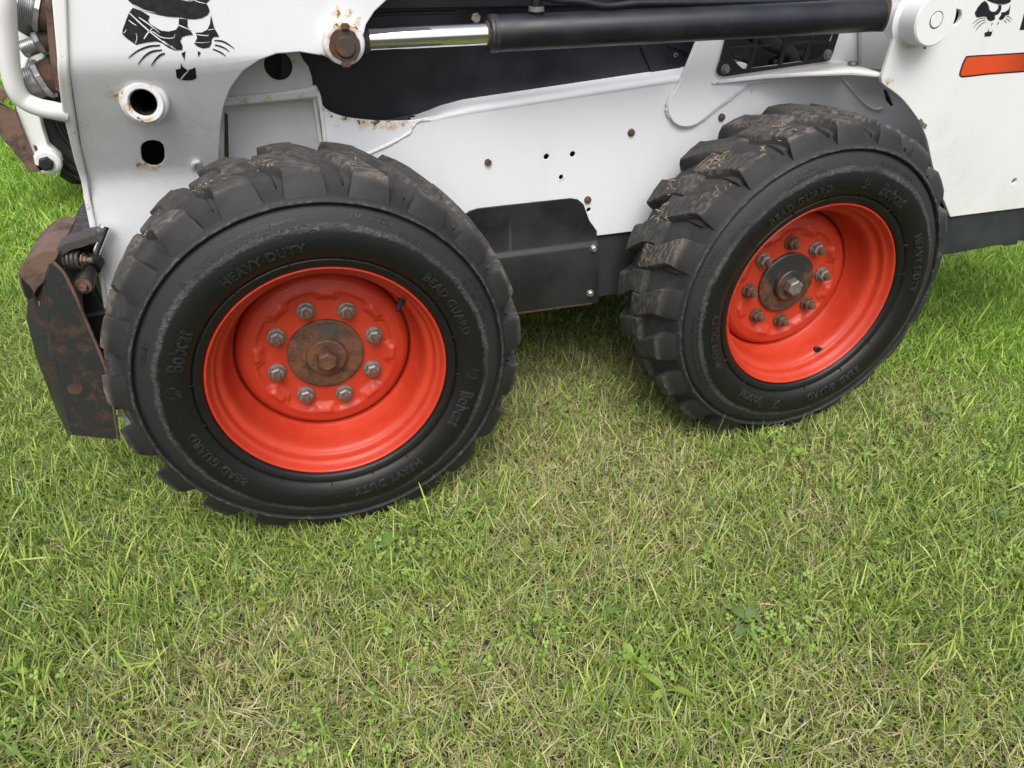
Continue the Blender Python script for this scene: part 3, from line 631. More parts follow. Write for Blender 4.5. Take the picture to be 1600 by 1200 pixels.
# guard tube and hydraulic couplers at the front of the arm
gp = [(5,-60,.17), (8,0,.17), (11,50,.18), (16,105,.19), (24,138,.195), (38,157,.20), (62,168,.20), (85,173,.20), (104,177,.205)]
tube('coupler_guard', spl([tuple(at(u, v, y)) for u, v, y in gp], 8), 0.0145, M['worn_white'], arm, 8)
rs = [(76,-60), (76,0), (80,45), (84,90), (90,130), (95,145), (82,130), (76,90), (72,45), (69,0), (68,-60)]
def plat_on(name, pts, y, t, mat, parent, bev=0.001): return plate(name, [xzs(pts, y)], y, t, mat, parent, bev)
plat_on('coupler_bracket', [(80,-60), (80,0), (86,60), (92,120), (95,146), (86,140), (78,95), (73,45), (70,0), (69,-60)], 0.205, 0.012, M['tach_rust'], arm, 0.002)
def cyl_chain(name, a, b, prof, mat, parent, segs=28):
    """turned fitting between two points; prof = (fraction along, radius)"""
    a = Vector(a); b = Vector(b); d = b-a; qn = Vector((0, 1, 0)).rotation_difference(d.normalized()).to_matrix().to_4x4(); L = d.length
    me = lathe_mesh([(max(r, 0), t*L) for t, r in prof], segs); me.transform(Matrix.Translation(a) @ qn); return link(name, me, mat, parent, 32)
coup = [((80,24), (26,6), 0.026, 0.025), ((80,62), (34,78), 0.015, 0.013), ((88,116), (34,136), 0.025, 0.025)]
for (c0, c1, rbig, rs_) in coup:
    a = P3(*c0, 0.235); b = P3(*c1, 0.232)
    cyl_chain('coupler_body', a+(a-b)*0.05, a+(b-a)*0.34, [(0, 0), (0, rbig*1.05), (0.6, rbig*1.08), (1.0, rbig*0.98), (1.0, 0)], M['rust'], arm)
    cyl_chain('coupler_nut', a+(b-a)*0.30, a+(b-a)*0.50, [(0, 0), (0, rbig*1.22), (0.7, rbig*1.22), (1, rbig*1.02), (1, 0)], M['steel'], arm, 6 if rbig < 0.02 else 10)
    pr_ = [(0, 0), (0, rs_*1.0)]
    for k in range(7): pr_ += [(0.05+0.12*k, rs_*0.98), (0.07+0.12*k, rs_*0.90), (0.10+0.12*k, rs_*0.90), (0.12+0.12*k, rs_*0.98)]
    pr_ += [(0.95, rs_*0.95), (1.0, rs_*0.85), (1.0, rs_*0.6), (0.9, 0)]
    cyl_chain('coupler_tip', a+(b-a)*0.48, b, pr_, M['steel'], arm)
# ---- lift cylinder --------------------------------------------------
pa = P3(536, 64, 0.20); pb = P3(1428, 21, 0.150); ax = (pb-pa).normalized()
tA = (P3(770, 46, 0.19)-pa).dot(ax); 
def on_ax(t): return pa+ax*t
L_ = (pb-pa).length
cyl_o = cyl_chain('lift_cylinder', on_ax(tA), on_ax(L_-0.045), [(0, 0), (0, 0.0302), (0.004, 0.0312), (1.0, 0.0312), (1.0, 0)], M['cyl'], mach, 56)
cyl_chain('cylinder_rod', on_ax(0.02), on_ax(tA+0.01), [(0, 0), (0, 0.0185), (1, 0.0185), (1, 0)], M['chrome'], cyl_o, 48)
cyl_chain('rod_eye', on_ax(-0.01), on_ax(0.045), [(0, 0), (0, 0.022), (0.9, 0.022), (1, 0.02), (1, 0)], M['rust'], cyl_o, 32)
cyl_chain('cylinder_gland', on_ax(tA-0.010), on_ax(tA+0.006), [(0, 0.018), (0, 0.0285), (0.15, 0.0318), (0.45, 0.0322), (0.5, 0.0312), (0.6, 0.0324), (1, 0.0324), (1, 0.030)], M['gland'], cyl_o, 48)
cyl_chain('rod_wiper', on_ax(tA-0.013), on_ax(tA-0.009), [(0, 0.018), (0, 0.0215), (1, 0.0225), (1, 0.018)], M['rust'], cyl_o, 40)
cyl_chain('cylinder_end', on_ax(L_-0.092), on_ax(L_-0.02), [(0, 0), (0, 0.0316), (0.3, 0.0320), (0.8, 0.0318), (1, 0.030), (1, 0)], M['cyl_end'], cyl_o, 48)
a = P3(838, 12, 0.185); tube('cylinder_port', [a+Vector((0,0,-0.02)), a+Vector((0,0,0.06))], 0.0105, M['cyl'], cyl_o)
a = P3(838, 12, 0.185); tube('port_collar', [a+Vector((0,0,-0.006)), a+Vector((0,0,0.002))], 0.0145, M['dull_steel'], cyl_o)
tube('hydraulic_line', spl([tuple(at(u, v, .175)) for u, v in ((845,-6), (870,0), (905,2), (938,9), (960,9), (1000,5), (1100,4), (1250,1), (1345,0), (1380,-4), (1400,-30))], 5), 0.0062, M['cyl'], cyl_o, 5)
tube('line_clamp', [tuple(at(1340, 0, .172)), tuple(at(1346, 4, .172))], 0.012, M['black'], cyl_o)

# ---- chassis ---------------------------------------------------------
CY = 0.275
tA_, tB_ = xz(662, 184, CY), xz(1050, 125, CY)
slope = (tB_[1]-tA_[1])/(tB_[0]-tA_[0]); ztop = lambda x: tA_[1]+slope*(x-tA_[0])
left = xzs(spl([(497,142), (501,158), (512,172), (536,182), (570,187), (605,189), (640,188), (662,184)], 4), CY)
ch_out = left+[(1.00, ztop(1.00)), (1.55, ztop(1.02)), (1.9, ztop(1.02)), (1.9, 0.50), (0.10, 0.50)]+xzs([(505,226)], CY)
def ell_hole(u, v, r, y=CY): c = xz(u, v, y); return circ(c[0], c[1], r, 16)
holes = [ell_hole(854,245,.0062), ell_hole(895,241,.0062), ell_hole(877,277,.0052), ell_hole(920,328,.0052)]
arch_slot = xzs([(1381,141), (1386,139), (1394,158), (1397,166), (1393,167), (1385,157)], CY)
chas = plate('chassis_side', [ch_out]+holes+[arch_slot], CY, 0.006, M['chassis_white'], mach, 0.0015)
# rolled top edge of the chassis side
sw = []
for x in (tA_[0]-0.02, tA_[0], tA_[0]+0.02, tA_[0]+0.05, tA_[0]+0.10, 1.01):
    z = ztop(x); k = float(sstep(tA_[0]-0.02, tA_[0]+0.09, x)); z -= 0.006*(1-k)
    sw.append([(x, CY+0.0005, z-0.008), (x, CY-0.0015*k, z-0.004), (x, CY-0.001*k, z+0.001*k), (x, CY+0.003, z+0.0055*k), (x, CY+0.009, z+0.008*k), (x, CY+0.017, z+0.009*k), (x, CY+0.060, z+0.011*k)])
n_ = len(sw[0]); link('rolled_edge', pydata([p for r_ in sw for p in r_], [(m_*n_+i, m_*n_+i+1, (m_+1)*n_+i+1, (m_+1)*n_+i) for m_ in range(len(sw)-1) for i in range(n_-1)]), M['chassis_white'], chas, 60)
link('chassis_box', box_mesh((0.12, CY+0.045, 0.345), (1.9, 1.52, 0.77), 0.01), M['black'], mach)
link('belly_plate', plate_mesh([[(0.30, 0.335), (1.45, 0.335), (1.45, 0.515), (0.30, 0.515)]], CY+0.010, 0.006, 0.001), M['bumper'], mach, 35)
# bolts on the chassis side
for (u, v, r, mt) in ((762,253,.0075,'rust'), (986,207,.0085,'rust_bolt'), (1127,183,.0085,'rust_bolt'), (918,312,.0085,'rust_bolt'), (1029,333,.0085,'rust_bolt')):
    c = xz(u, v, CY); link('chassis_bolt', bolt_mesh(c[0], c[1], CY, r, 0.008, 0, 0.3) if r < .008 else lathe_mesh([(0, CY-0.007), (r*0.55, CY-0.0068), (r*0.9, CY-0.005), (r, CY)], 20, c[0], c[1]), M[mt], chas, 35)
# weld seams on the chassis side
def yp(pts, y): return [tuple(at(u, v, y)) for u, v in pts]
weld('weld_bead', yp([(660,186), (652,190), (645,197), (640,207), (622,218), (603,228), (585,236), (570,243)], CY+0.0005), 0.0036, M['weld'], chas, 2)
weld('weld_bead', yp([(645,190), (657,188), (672,187)], CY+0.001), 0.0036, M['weld'], chas, 3)
weld('weld_bead', yp([(1316,124), (1328,137), (1342,153), (1356,166), (1368,171), (1378,169)], CY-0.001), 0.0030, M['weld'], chas, 4)
weld('weld_bead', yp([(498,148), (503,180), (509,222)], CY-0.001), 0.0035, M['worn_white'], chas, 5)
# front of the chassis above the front tyre
fen = plat_on('front_fender', [(330,170), (330,70), (462,70), (474,92), (481,104), (487,118), (490,140), (498,156), (330,170)], 0.300, 0.008, M['shaded_white'], mach)
bpy.data.objects.remove(fen)
fen_out = xzs([(320,170), (320,70), (462,70), (474,94), (482,104), (487,120), (490,142), (490,156)], 0.300); hc = xz(435, 103, 0.300)
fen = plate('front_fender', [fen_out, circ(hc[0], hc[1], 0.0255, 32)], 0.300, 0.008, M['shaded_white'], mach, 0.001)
link('fender_hole_shade', box_mesh((hc[0]-0.05, 0.36, hc[1]-0.05), (hc[0]+0.05, 0.37, hc[1]+0.05), 0), M['void'], fen)  # near-black sheet added as the shade seen through the hole
a0, a1 = xz(340, 160, 0.285), xz(499, 145, 0.285)
link('fender_ledge', prism_mesh([(a0[0], 0.272, a0[1]-0.005), (a1[0], 0.272, a1[1]-0.005), (a1[0], 0.272, a1[1]+0.005), (a0[0], 0.272, a0[1]+0.005)], (0, 0.05, 0.004), 0.002), M['shaded_white'], fen)
weld('fender_weld', yp([(352,156), (380,154), (420,150), (460,144), (494,139)], 0.281), 0.0055, M['worn_white'], fen, 8)
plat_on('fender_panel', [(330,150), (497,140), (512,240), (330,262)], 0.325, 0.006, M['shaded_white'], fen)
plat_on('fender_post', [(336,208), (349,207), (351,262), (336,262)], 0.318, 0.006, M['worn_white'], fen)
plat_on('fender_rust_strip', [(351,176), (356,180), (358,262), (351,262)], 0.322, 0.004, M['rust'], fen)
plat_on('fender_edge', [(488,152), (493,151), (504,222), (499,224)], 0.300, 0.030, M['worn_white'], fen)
# black body sides above the chassis
body = plat_on('body_side', [(440,215), (440,60), (560,-140), (1150,-140), (1105,60), (1060,112), (1036,117), (985,124), (900,139), (800,154), (700,172), (640,180), (560,196)], 0.335, 0.008, M['black_panel'], mach, 0.0015)
plat_on('body_upper_panel', [(565,16), (770,12), (1100,4), (1150,-140), (540,-140)], 0.318, 0.012, M['black_panel'], body, 0.003)
tube('panel_ridge', spl([tuple(at(u, v, .334)) for u, v in ((560,26), (600,22), (660,20), (712,19))], 4), 0.0035, M['black_panel'], body, 4)
c = xz(743, 28, 0.334); link('panel_bolt', bolt_mesh(c[0], c[1], 0.335, 0.010, 0.007, 0, 0.2), M['dull_steel'], body, 30)
link('seal_strip', prism_mesh([tuple(at(u, v, 0.316)) for u, v in ((640,192), (640,184), (900,143), (902,147), (928,143), (929,150))], (0, 0.018, 0), 0.0012), M['black'], body)
link('seal_block', prism_mesh([tuple(at(u, v, 0.314)) for u, v in ((966,134), (970,127), (1012,121), (1008,132))], (0, 0.02, 0), 0.002), M['black'], body)
plat_on('panel_flap', [(1044,72), (1076,82), (1092,76), (1086,62), (1044,62)], 0.325, 0.006, M['black_panel'], body)
plat_on('panel_lower_flap', [(1020,116), (1062,110), (1068,90), (1052,66), (1000,70)], 0.329, 0.003, M['black_panel'], body)
c = xz(1056, 86, 0.328); lathe('panel_hole', [(0.0028, 0.3278), (0.0042, 0.3278), (0.0046, 0.329)], M['dull_steel'], body, 20, c[0], c[1])
# black cover between the wheels
cov_pts = [(560,500), (560,380), (700,345), (722,340), (735,331), (748,327), (800,321), (893,311), (905,313), (913,320), (917,331), (922,345), (934,362), (934,470), (925,474), (800,491)]
cov_px = xzs(spl(cov_pts[:3], 1)+cov_pts[3:], 0.262)
cov_me = plate_mesh([cov_px], 0.0, 0.005, 0.001)
bm = bmesh.new(); bm.from_mesh(cov_me); bpy.data.meshes.remove(cov_me)
fz = xz(840, 390, 0.262)[1]
for dz in (-0.010, -0.005, 0.0, 0.005): bmesh.ops.bisect_plane(bm, geom=bm.verts[:]+bm.edges[:]+bm.faces[:], plane_co=(0, 0, fz+dz), plane_no=(0, 0, 1))
for v in bm.verts: v.co.y += 0.266-0.010*float(sstep(fz+0.004, fz-0.009, v.co.z))
cov = link('side_cover', from_bm(bm), M['cover'], mach, 30)
for (u, v) in ((927,388), (922,458)):
    c = xz(u, v, 0.256); link('cover_bolt', bolt_mesh(c[0], c[1], 0.2565, 0.0072, 0.009, 1.25, 0.4), M['steel'], cov, 30)
link('cover_edge', prism_mesh([tuple(at(u, v, 0.2555)) for u, v in ((799,489), (925,472.5), (924,475.5), (799,492.5))], (0, 0.004, 0), 0.0008), M['rust'], cov)

# ---- rear upright -----------------------------------------------------
UY = 0.262
br_px = spl([(1091,62), (1075,101), (1060,136), (1048,152), (1044,169), (1051,188), (1064,197), (1079,197), (1094,190), (1120,169), (1169,132)], 3)+[(1340,112), (1420,112), (1420,-80), (1110,-80), (1100,30)]
win = xzs([(1146,20), (1133,104), (1140,112), (1288,92), (1304,56), (1312,20)], UY)
upb = plate('upright_bracket', [xzs(br_px, UY), win], UY, 0.011, M['chassis_white'], mach, 0.0015)
weld('weld_bead', yp([(1062,134), (1050,150), (1045,169), (1052,187), (1064,196), (1079,196), (1094,189), (1120,169), (1166,134)], UY+0.008), 0.0042, M['weld'], upb, 6)
weld('weld_bead', yp([(1059,138), (1048,153), (1044,169), (1048,182)], UY+0.008), 0.0062, M['weld'], upb, 7)
s_ = 5.3333
def cg(pts): return [(1030+x/s_, 40+y/s_) for x, y in pts]
g_out = xzs(spl(cg([(600,-120), (555,115), (515,280), (487,365)]), 2)+cg([(490,395), (510,418), (545,425), (900,375), (1390,300), (1425,285), (1442,255), (1500,75), (1550,-120)]), 0.252)
g_cells = [cg(c) for c in ([(597,212), (785,192), (735,360), (700,362), (645,310), (603,250)], [(822,187), (1033,167), (998,330), (767,357)], [(1067,167), (1238,152), (1203,300), (1027,324)], [(1267,152), (1413,152), (1398,200), (1330,280), (1242,290)],
           [(625,-90), (830,-90), (788,165), (592,182)], [(870,-90), (1085,-90), (1040,143), (818,163)], [(1120,-90), (1330,-90), (1262,128), (1067,143)], [(1365,-90), (1510,-90), (1442,130), (1287,130)])]
gr = plate('vent_grille', [g_out]+[xzs(c_, 0.252) for c_ in g_cells], 0.252, 0.006, M['black'], upb, 0.0012)
for (u, v) in ((1133,108), (1293,85)):
    c = xz(u, v, 0.252); link('grille_bolt', bolt_mesh(c[0], c[1], 0.252, 0.0082, 0.009, 1.3, 0.2), M['dull_steel'], gr, 30)
c0, c1 = xz(1120, 130, .4), xz(1330, -60, .4)
link('vent_shade_sheet', box_mesh((c0[0]-0.1, 0.46, 0.72), (c1[0]+0.12, 0.47, 1.15), 0), M['void'], upb)  # near-black sheet painted as the shade behind the grille
tube('vent_hose', spl([tuple(at(u, v, .33)) for u, v in ((1170,50), (1205,68), (1232,82), (1240,100))], 5), 0.016, M['bumper'], upb)
tube('vent_hose', spl([tuple(at(u, v, .34)) for u, v in ((1205,100), (1225,92), (1250,88), (1262,92))], 5), 0.012, M['black'], upb)
tube('vent_hose', spl([tuple(at(u, v, .31)) for u, v in ((1168,98), (1162,86), (1152,78))], 5), 0.013, M['black'], upb)
# shelf from the chassis out to the tail plate
TY = 0.100
e0 = P3(1112, 133, 0.258); e1 = P3(1250, 120, 0.20); e1b = P3(1200, 123, 0.235); e2 = P3(1330, 116, 0.135); e3 = P3(1384, 122, 0.105)
top = [e0, e1b, e1, e2, e3, Vector((e3.x+0.02, 0.30, e3.z+0.004)), Vector((e0.x, 0.262, e0.z+0.004))]
link('rear_shelf', prism_mesh([tuple(p) for p in top], (0, 0, 0.0085), 0.002), M['worn_white'], upb)
weld('shelf_weld', [tuple(at(u, v, y)) for u, v, y in ((1118,128,.259), (1160,124,.257), (1220,118,.256), (1290,104,.256))], 0.005, M['weld'], upb, 9)
plat_on('upright_inner_wall', [(1347,-80), (1347,108), (1450,112), (1460,-80)], 0.245, 0.012, M['shaded_white'], upb)
lathe('shelf_plug', [(0, 0.0), (0.009, 0.0), (0.011, 0.003), (0.011, 0.006)], M['dull_steel'], upb, 20).matrix_world
pl = [o for o in bpy.data.objects if o.name == 'shelf_plug'][0]; pp = P3(1332, 101, 0.20); pl.data.transform(Matrix.Translation((pp.x, pp.y, e2.z+0.014)) @ Matrix.Rotation(-PI/2, 4, 'X'))
# tail plate
tl = spl([(1424,-80), (1416,0), (1406,32), (1399,51), (1393,75), (1384,104), (1378.5,120)], 3)+spl([(1378,128), (1382,133), (1405,150), (1422,169), (1437,191), (1449,220), (1457,257), (1468,295), (1485,339)], 3)
tl_w = xzs(tl, TY)+[(1.787, 0.5035), (2.35, 0.500), (2.35, 1.25)]
sl = xzs(spl([(1489,36), (1488,24), (1493,15), (1501,16), (1503,24), (1498,36), (1491,39)], 3, True), TY); h2 = xz(1585, 283, TY)
tail = plate('tail_plate', [tl_w, sl, circ(h2[0], h2[1], 0.0075, 16)], TY, 0.010, M['tail_white'], mach, 0.0015)
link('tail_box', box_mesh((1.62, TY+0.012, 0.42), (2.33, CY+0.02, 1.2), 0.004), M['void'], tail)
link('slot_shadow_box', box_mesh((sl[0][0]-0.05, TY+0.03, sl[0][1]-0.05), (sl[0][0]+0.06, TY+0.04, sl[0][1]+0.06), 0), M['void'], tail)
bc = xz(1463, 31, 0.050)
lathe('pivot_boss', [(0, 0.050), (0.0470, 0.050), (0.0500, 0.0530), (0.0505, 0.0945), (0.0540, 0.0975), (0.0600, 0.1005)], M['tail_white'], tail, 64, bc[0], bc[1])
lathe('pivot_pin', [(0, 0.0485), (0.0135, 0.0485), (0.0142, 0.0490), (0.0145, 0.0502)], M['tail_white'], tail, 40, bc[0], bc[1])
lathe('pivot_ring', [(0.0145, 0.0496), (0.0162, 0.0496)], M['decal'], tail, 40, bc[0], bc[1])
cc_ = xz(1425, 26, 0.128)
lathe('inner_boss', [(0, 0.111), (0.0480, 0.111), (0.0500, 0.114), (0.0505, 0.138), (0.0480, 0.141), (0, 0.141)], M['tail_white'], tail, 56, bc[0], bc[1])
g0 = P3(1447, 66, 0.075); tube('grease_fitting', [g0+Vector((0,0,0.012)), g0, g0+Vector((0,0,-0.006)), g0+Vector((0,-0.001,-0.013))], 0.0045, mat_plain('brass', (0.35, 0.22, 0.09), 0.4, 0.8, 0.4, 100), tail, 4, [1.3, 1.2, 0.8, 0.5])
# emblem, letter and orange stripe on the tail plate
def c5(pts): return [(1300+x/s_, y/s_) for x, y in pts]
def flat_decal(loops, y, name, mat, parent, t=0.0006):
    return link(name, join([plate_mesh([xzs(lp, y)], y-t, t, 0) for lp in loops]), mat, parent, 0)
small = [c5([(1280,-60), (1290,0), (1330,20), (1385,36), (1440,36), (1480,20), (1492,0), (1492,-60)]),
         c5([(1270,6), (1290,20), (1305,50), (1310,80), (1330,98), (1362,96), (1384,70), (1388,40), (1412,42), (1408,80), (1395,105), (1385,118), (1355,130), (1358,160), (1330,176), (1300,170), (1285,140), (1255,138), (1205,146), (1188,110), (1215,60), (1245,25)]),
         c5([(1488,38), (1474,122), (1445,130), (1425,160), (1400,168), (1388,155), (1412,120), (1408,104), (1440,100), (1470,80)]),
         c5([(1302,238), (1306,262), (1330,264), (1338,248), (1330,285), (1318,302), (1270,305), (1272,272), (1298,264)]), c5([(1332,190), (1338,196), (1326,216)]), c5([(1386,180), (1390,192), (1372,212)])]
for pts in ([(1278,152), (1240,152), (1205,170), (1170,200)], [(1280,166), (1240,176), (1205,200), (1178,232)], [(1280,184), (1245,200), (1215,230), (1196,260)], [(1450,140), (1475,140), (1498,165)], [(1445,155), (1468,165), (1482,186)], [(1432,170), (1445,180), (1452,194)]): small.append(c5(stroke(pts, 5)))
flat_decal(small, TY, 'cat_head_emblem', M['decal'], tail)
flat_decal([c5([(1600,110), (1585,170), (1562,250), (1720,242), (1760,100), (1740,60), (1700,40), (1618,44)])], TY, 'brand_letter', M['decal'], tail)
flat_decal([c5(spl([(1062,600), (1085,530), (1110,480), (1135,464), (1300,455), (1600,436), (1900,415)], 2)+[(1900,580), (1600,600), (1300,622), (1090,646), (1070,642), (1058,625)])], TY, 'stripe_border', M['decal'], tail)
def mat_stripe():
    b = NB('orange_stripe_print'); sx = b.n('ShaderNodeSeparateXYZ'); b.l(b.co, sx.inputs[0]); x0 = xz(1500, 100, TY)[0]
    f = b.ramp(sx.outputs[0], x0+0.08, x0+0.32)
    return b.set(b.mix(f, (0.66, 0.075, 0.02), (0.035, 0.015, 0.01)), 0.35)
flat_decal([c5(spl([(1074,600), (1097,535), (1118,492), (1140,476), (1300,467), (1600,448), (1900,427)], 2)+[(1900,568), (1600,588), (1300,610), (1095,633), (1076,630), (1070,618)])], TY-0.0007, 'orange_stripe', mat_stripe(), tail)
plat_on('paint_scuff', [(1436,187), (1440,185), (1443,191), (1449,195), (1446,202), (1441,198), (1437,193)], TY-0.0008, 0.0008, M['dull_steel'], tail, 0)
bump_w = xzs([(1440,345), (1485,340.5)], TY)+[(1.787, 0.5015), (2.35, 0.498), (2.35, 0.40)]+xzs([(1600,378), (1594,377), (1592,383), (1573,386), (1570,383), (1490,398), (1440,405)], TY)
plate('rear_bumper', [bump_w], TY+0.006, 0.012, M['bumper'], mach, 0.0015)

# ---- attachment plate at the front --------------------------------------
BY = 0.20
tachroot_pts = [(72,438), (76,412), (84,410), (98,424), (106,437), (118,462), (140,514), (165,575), (178,640), (185,687), (150,684), (112,680), (103,640), (88,570), (76,500)]
tach = plat_on('attachment_plate', tachroot_pts, BY, 0.010, M['tach'], mach, 0.0015)
# forward part of the wing folds away from the camera
fold = [(72,438), (76,500), (88,570), (103,640), (112,680)]; lead = [(45,470), (43,500), (58,560), (84,630), (105,678)]
v = []; f = []
for (fu, fv), (lu, lv) in zip(fold, lead):
    a = at(fu, fv, BY+0.0005); b = at(lu, lv, BY+0.045)
    v += [tuple(a), tuple((a+b)/2+np.array([0, -0.002, 0])), tuple(b), tuple(b+np.array([-0.004, 0.010, 0])), tuple(a+np.array([0, 0.012, 0]))]
for i in range(len(fold)-1):
    for k in range(4): f.append((i*5+k, i*5+k+1, (i+1)*5+k+1, (i+1)*5+k))
link('plate_fold', pydata(v, f), M['tach'], tach, 50)
# rounded lip along the top (a hooked section running across the machine)
A0 = at(30, 424, BY); A1 = at(74, 356, 0.42)
sec = [(0.0, 0.0), (-0.002, -0.018), (0.004, -0.036), (0.010, -0.050), (0.004, -0.060), (0.016, -0.062), (0.022, -0.048), (0.040, -0.022), (0.062, -0.010), (0.078, 0.004), (0.086, 0.022), (0.080, 0.028), (0.060, 0.014), (0.030, 0.006)]
sec = [(-0.503+x-0.0, 0.600+z) for x, z in [(0.0, 0.0), (0.003, -0.012)]]
ou = [(30,424), (29,432), (33,448), (40,462), (45,470), (50,462), (50,450), (44,440), (36,434), (33,430)]
hook = [(29,421), (28,430), (32,447), (38,462), (44,472), (52,462), (60,450), (70,440), (76,420), (84,411), (90,402), (92,395), (70,392), (50,402)]
lipA = [at(u, v_, BY+0.002) for u, v_ in hook]; dirY = np.array([0.0, 0.2, 0.0])
lip_me = prism_mesh([tuple(p) for p in lipA], (0, 0.20, 0), 0.0018)
lip = link('plate_lip', lip_me, M['tach_rust'], tach, 45)
plat_on('lip_opening_shade', [(33,434), (38,440), (46,447), (51,455), (50,463), (44,468), (39,460), (35,447)], BY+0.0005, 0.0025, M['void'], tach, 0)  # flat dark patch painted as the shaded hollow of the lip
for (u0, v0) in ((60,474), (128,662)): pass
link('plate_slot', plate_mesh([xzs(spl([(107,601), (128,602), (129,608), (124,615), (108,614)], 3, True), BY)], BY-0.0008, 0.002, 0.0), M['rust'], tach, 0)
for (u, v0, v1) in ((60,470,478), (127.5,645,655)):
    if u < 100: link('wear_mark', plate_mesh([xzs([(u,v0), (u+2,v0+1), (u+2.2,v1), (u+0.5,v1-1)], BY)], BY-0.001, 0.001, 0.0), M['steel'], tach, 0)
ed_ = [(84,410), (98,424), (106,437), (118,462), (140,514), (165,575), (178,640), (185,687)]
tube('plate_edge', [tuple(at(u, v_, BY+0.002)) for u, v_ in spl(ed_, 3)], 0.0032, M['tach_rust'], tach, 2)  # paler rust strip, also painted in as the plate's edge highlight
# second half of the plate further across the machine
link('plate_crossbar', prism_mesh([(-0.49, 0.40, 0.56), (-0.44, 0.40, 0.56), (-0.43, 0.40, 0.34), (-0.47, 0.40, 0.30)], (0, 0.85, 0), 0.004), M['tach'], tach)
plat_on('pivot_plate', [(128,460), (140,452), (168,492), (172,560), (186,640), (170,640), (160,580), (134,520)], 0.27, 0.012, M['black'], tach)
link('pivot_bar', prism_mesh([tuple(at(u, v_, 0.262)) for u, v_ in ((132,494), (168,486), (168,490), (133,498))], (0, 0.03, 0), 0.001), M['lever'], tach)
# latch lever, spring and link
lev = spl([(152,366), (140,368), (124,374), (108,378), (97,384), (90,392), (89,404), (93,416)], 5)
bm = bmesh.new(); rows = []
for i, (u, v_) in enumerate(lev):
    c = at(u, v_, 0.235); rows.append([bm.verts.new((c[0], 0.215, c[2]+0.004)), bm.verts.new((c[0], 0.222, c[2]+0.006)), bm.verts.new((c[0], 0.262, c[2]+0.006)), bm.verts.new((c[0]+0.006, 0.262, c[2]-0.008)), bm.verts.new((c[0]+0.006, 0.215, c[2]-0.008))])
for a, b in zip(rows[:-1], rows[1:]):
    for k in range(5): bm.faces.new((a[k], a[(k+1) % 5], b[(k+1) % 5], b[k]))
bm.faces.new(rows[0]); bm.faces.new(rows[-1][::-1])
link('latch_lever', from_bm(bm), M['lever'], tach, 40)
plat_on('lever_web', [(97,386), (110,380), (126,376), (151,368), (153,384), (140,392), (120,398), (100,398)], 0.262, 0.008, M['black'], tach)
sp0 = P3(96, 404, 0.232); sp1 = P3(128, 406, 0.225); d = (sp1-sp0); u1 = d.normalized(); u2 = u1.cross(Vector((0, 0, 1))).normalized(); u3 = u1.cross(u2)
hel = []
for k in range(100):
    t = k/99; a = t*2*PI*4.6; hel.append(tuple(sp0+d*t+(u2*math.cos(a)+u3*math.sin(a))*0.0135))
tube('latch_spring', hel, 0.0036, M['lever'], tach, 4)
cyl_chain('spring_rod', sp0-d*0.3, sp1+d*0.55, [(0, 0), (0, 0.006), (1, 0.0055), (1, 0)], M['tach_rust'], tach, 16)
cyl_chain('spring_nut', sp1+d*0.02, sp1+d*0.26, [(0, 0), (0, 0.0125), (0.3, 0.0125), (0.31, 0.0085), (1, 0.0085), (1, 0)], M['tach_rust'], tach, 6)
l0 = P3(156, 374, 0.262); l1 = P3(128, 446, 0.25)
cyl_chain('latch_rod', l0+(l0-l1)*0.3, l0+(l1-l0)*0.35, [(0, 0), (0, 0.0095), (1, 0.0095), (1, 0)], M['chrome'], tach, 24)
cyl_chain('latch_link', l0+(l1-l0)*0.30, l1, [(0, 0), (0, 0.0125), (0.12, 0.0165), (0.3, 0.0150), (0.7, 0.0175), (0.95, 0.021), (1.05, 0.018), (1.1, 0)], M['lever'], tach, 24)
c = xz(130, 447, 0.228); link('link_bolt', bolt_mesh(c[0], c[1], 0.228, 0.0085, 0.012, 1.8, 0.3), M['tach_rust'], tach, 30)
cyl_chain('link_knuckle', P3(150, 405, 0.262), P3(144, 418, 0.245), [(0, 0), (0, 0.016), (1, 0.016), (1, 0)], M['black'], tach, 20)

# ------------------------------------------------------------------ the second machine behind
NY = 2.62
nb = root('skid_steer_loader', (-0.2, NY+0.9, 0.0), 'second white loader, partly hidden at far left behind the near one', 'loader')
ny = NY-0.07
narm = plate('lift_arm', [xzs([(-40,-60), (6,100), (16,136), (24,168), (45,230), (56,252), (70,263), (80,267), (91,262), (96,254), (93,243), (83,234), (74,226), (66,200), (58,165), (60,130), (74,60), (90,-60)], ny)], ny, 0.06, M['worn_white'], nb, 0.006)
plate('arm_ridge', [xzs([(34,108), (60,38), (64,40), (38,110)], ny)], ny-0.012, 0.012, M['worn_white'], narm, 0.002)
tube('lift_cylinder', [tuple(at(u, v, ny-0.06)) for u, v in ((56,20), (42,52))], 0.045, M['black'], nb, 8)
c = xz(75, 252, ny); lathe('pin_boss', [(0, ny-0.03), (0.045, ny-0.03), (0.055, ny-0.022), (0.058, ny)], M['worn_white'], narm, 32, c[0], c[1])
link('pin_head', bolt_mesh(c[0], c[1], ny-0.03, 0.030, 0.03, 0, 0.2), M['black'], narm, 30)
plate('rust_streak', [xzs([(52,226), (57,228), (63,244), (66,256), (61,252), (56,238)], ny)], ny-0.002, 0.002, M['rust'], narm, 0)
plate('attachment_plate', [xzs([(-60,130), (0,163), (24,176), (44,226), (56,256), (82,266), (48,269.5), (0,213), (-60,150)], ny-0.03)], ny-0.03, 0.03, M['tach_rust'], nb, 0.004)
plate('attachment_lip', [xzs([(-30,142), (10,138), (14,150), (2,158), (-30,160)], ny-0.04)], ny-0.04, 0.06, M['tach_rust'], nb, 0.004)
cn = (-0.68, NY, ZC)
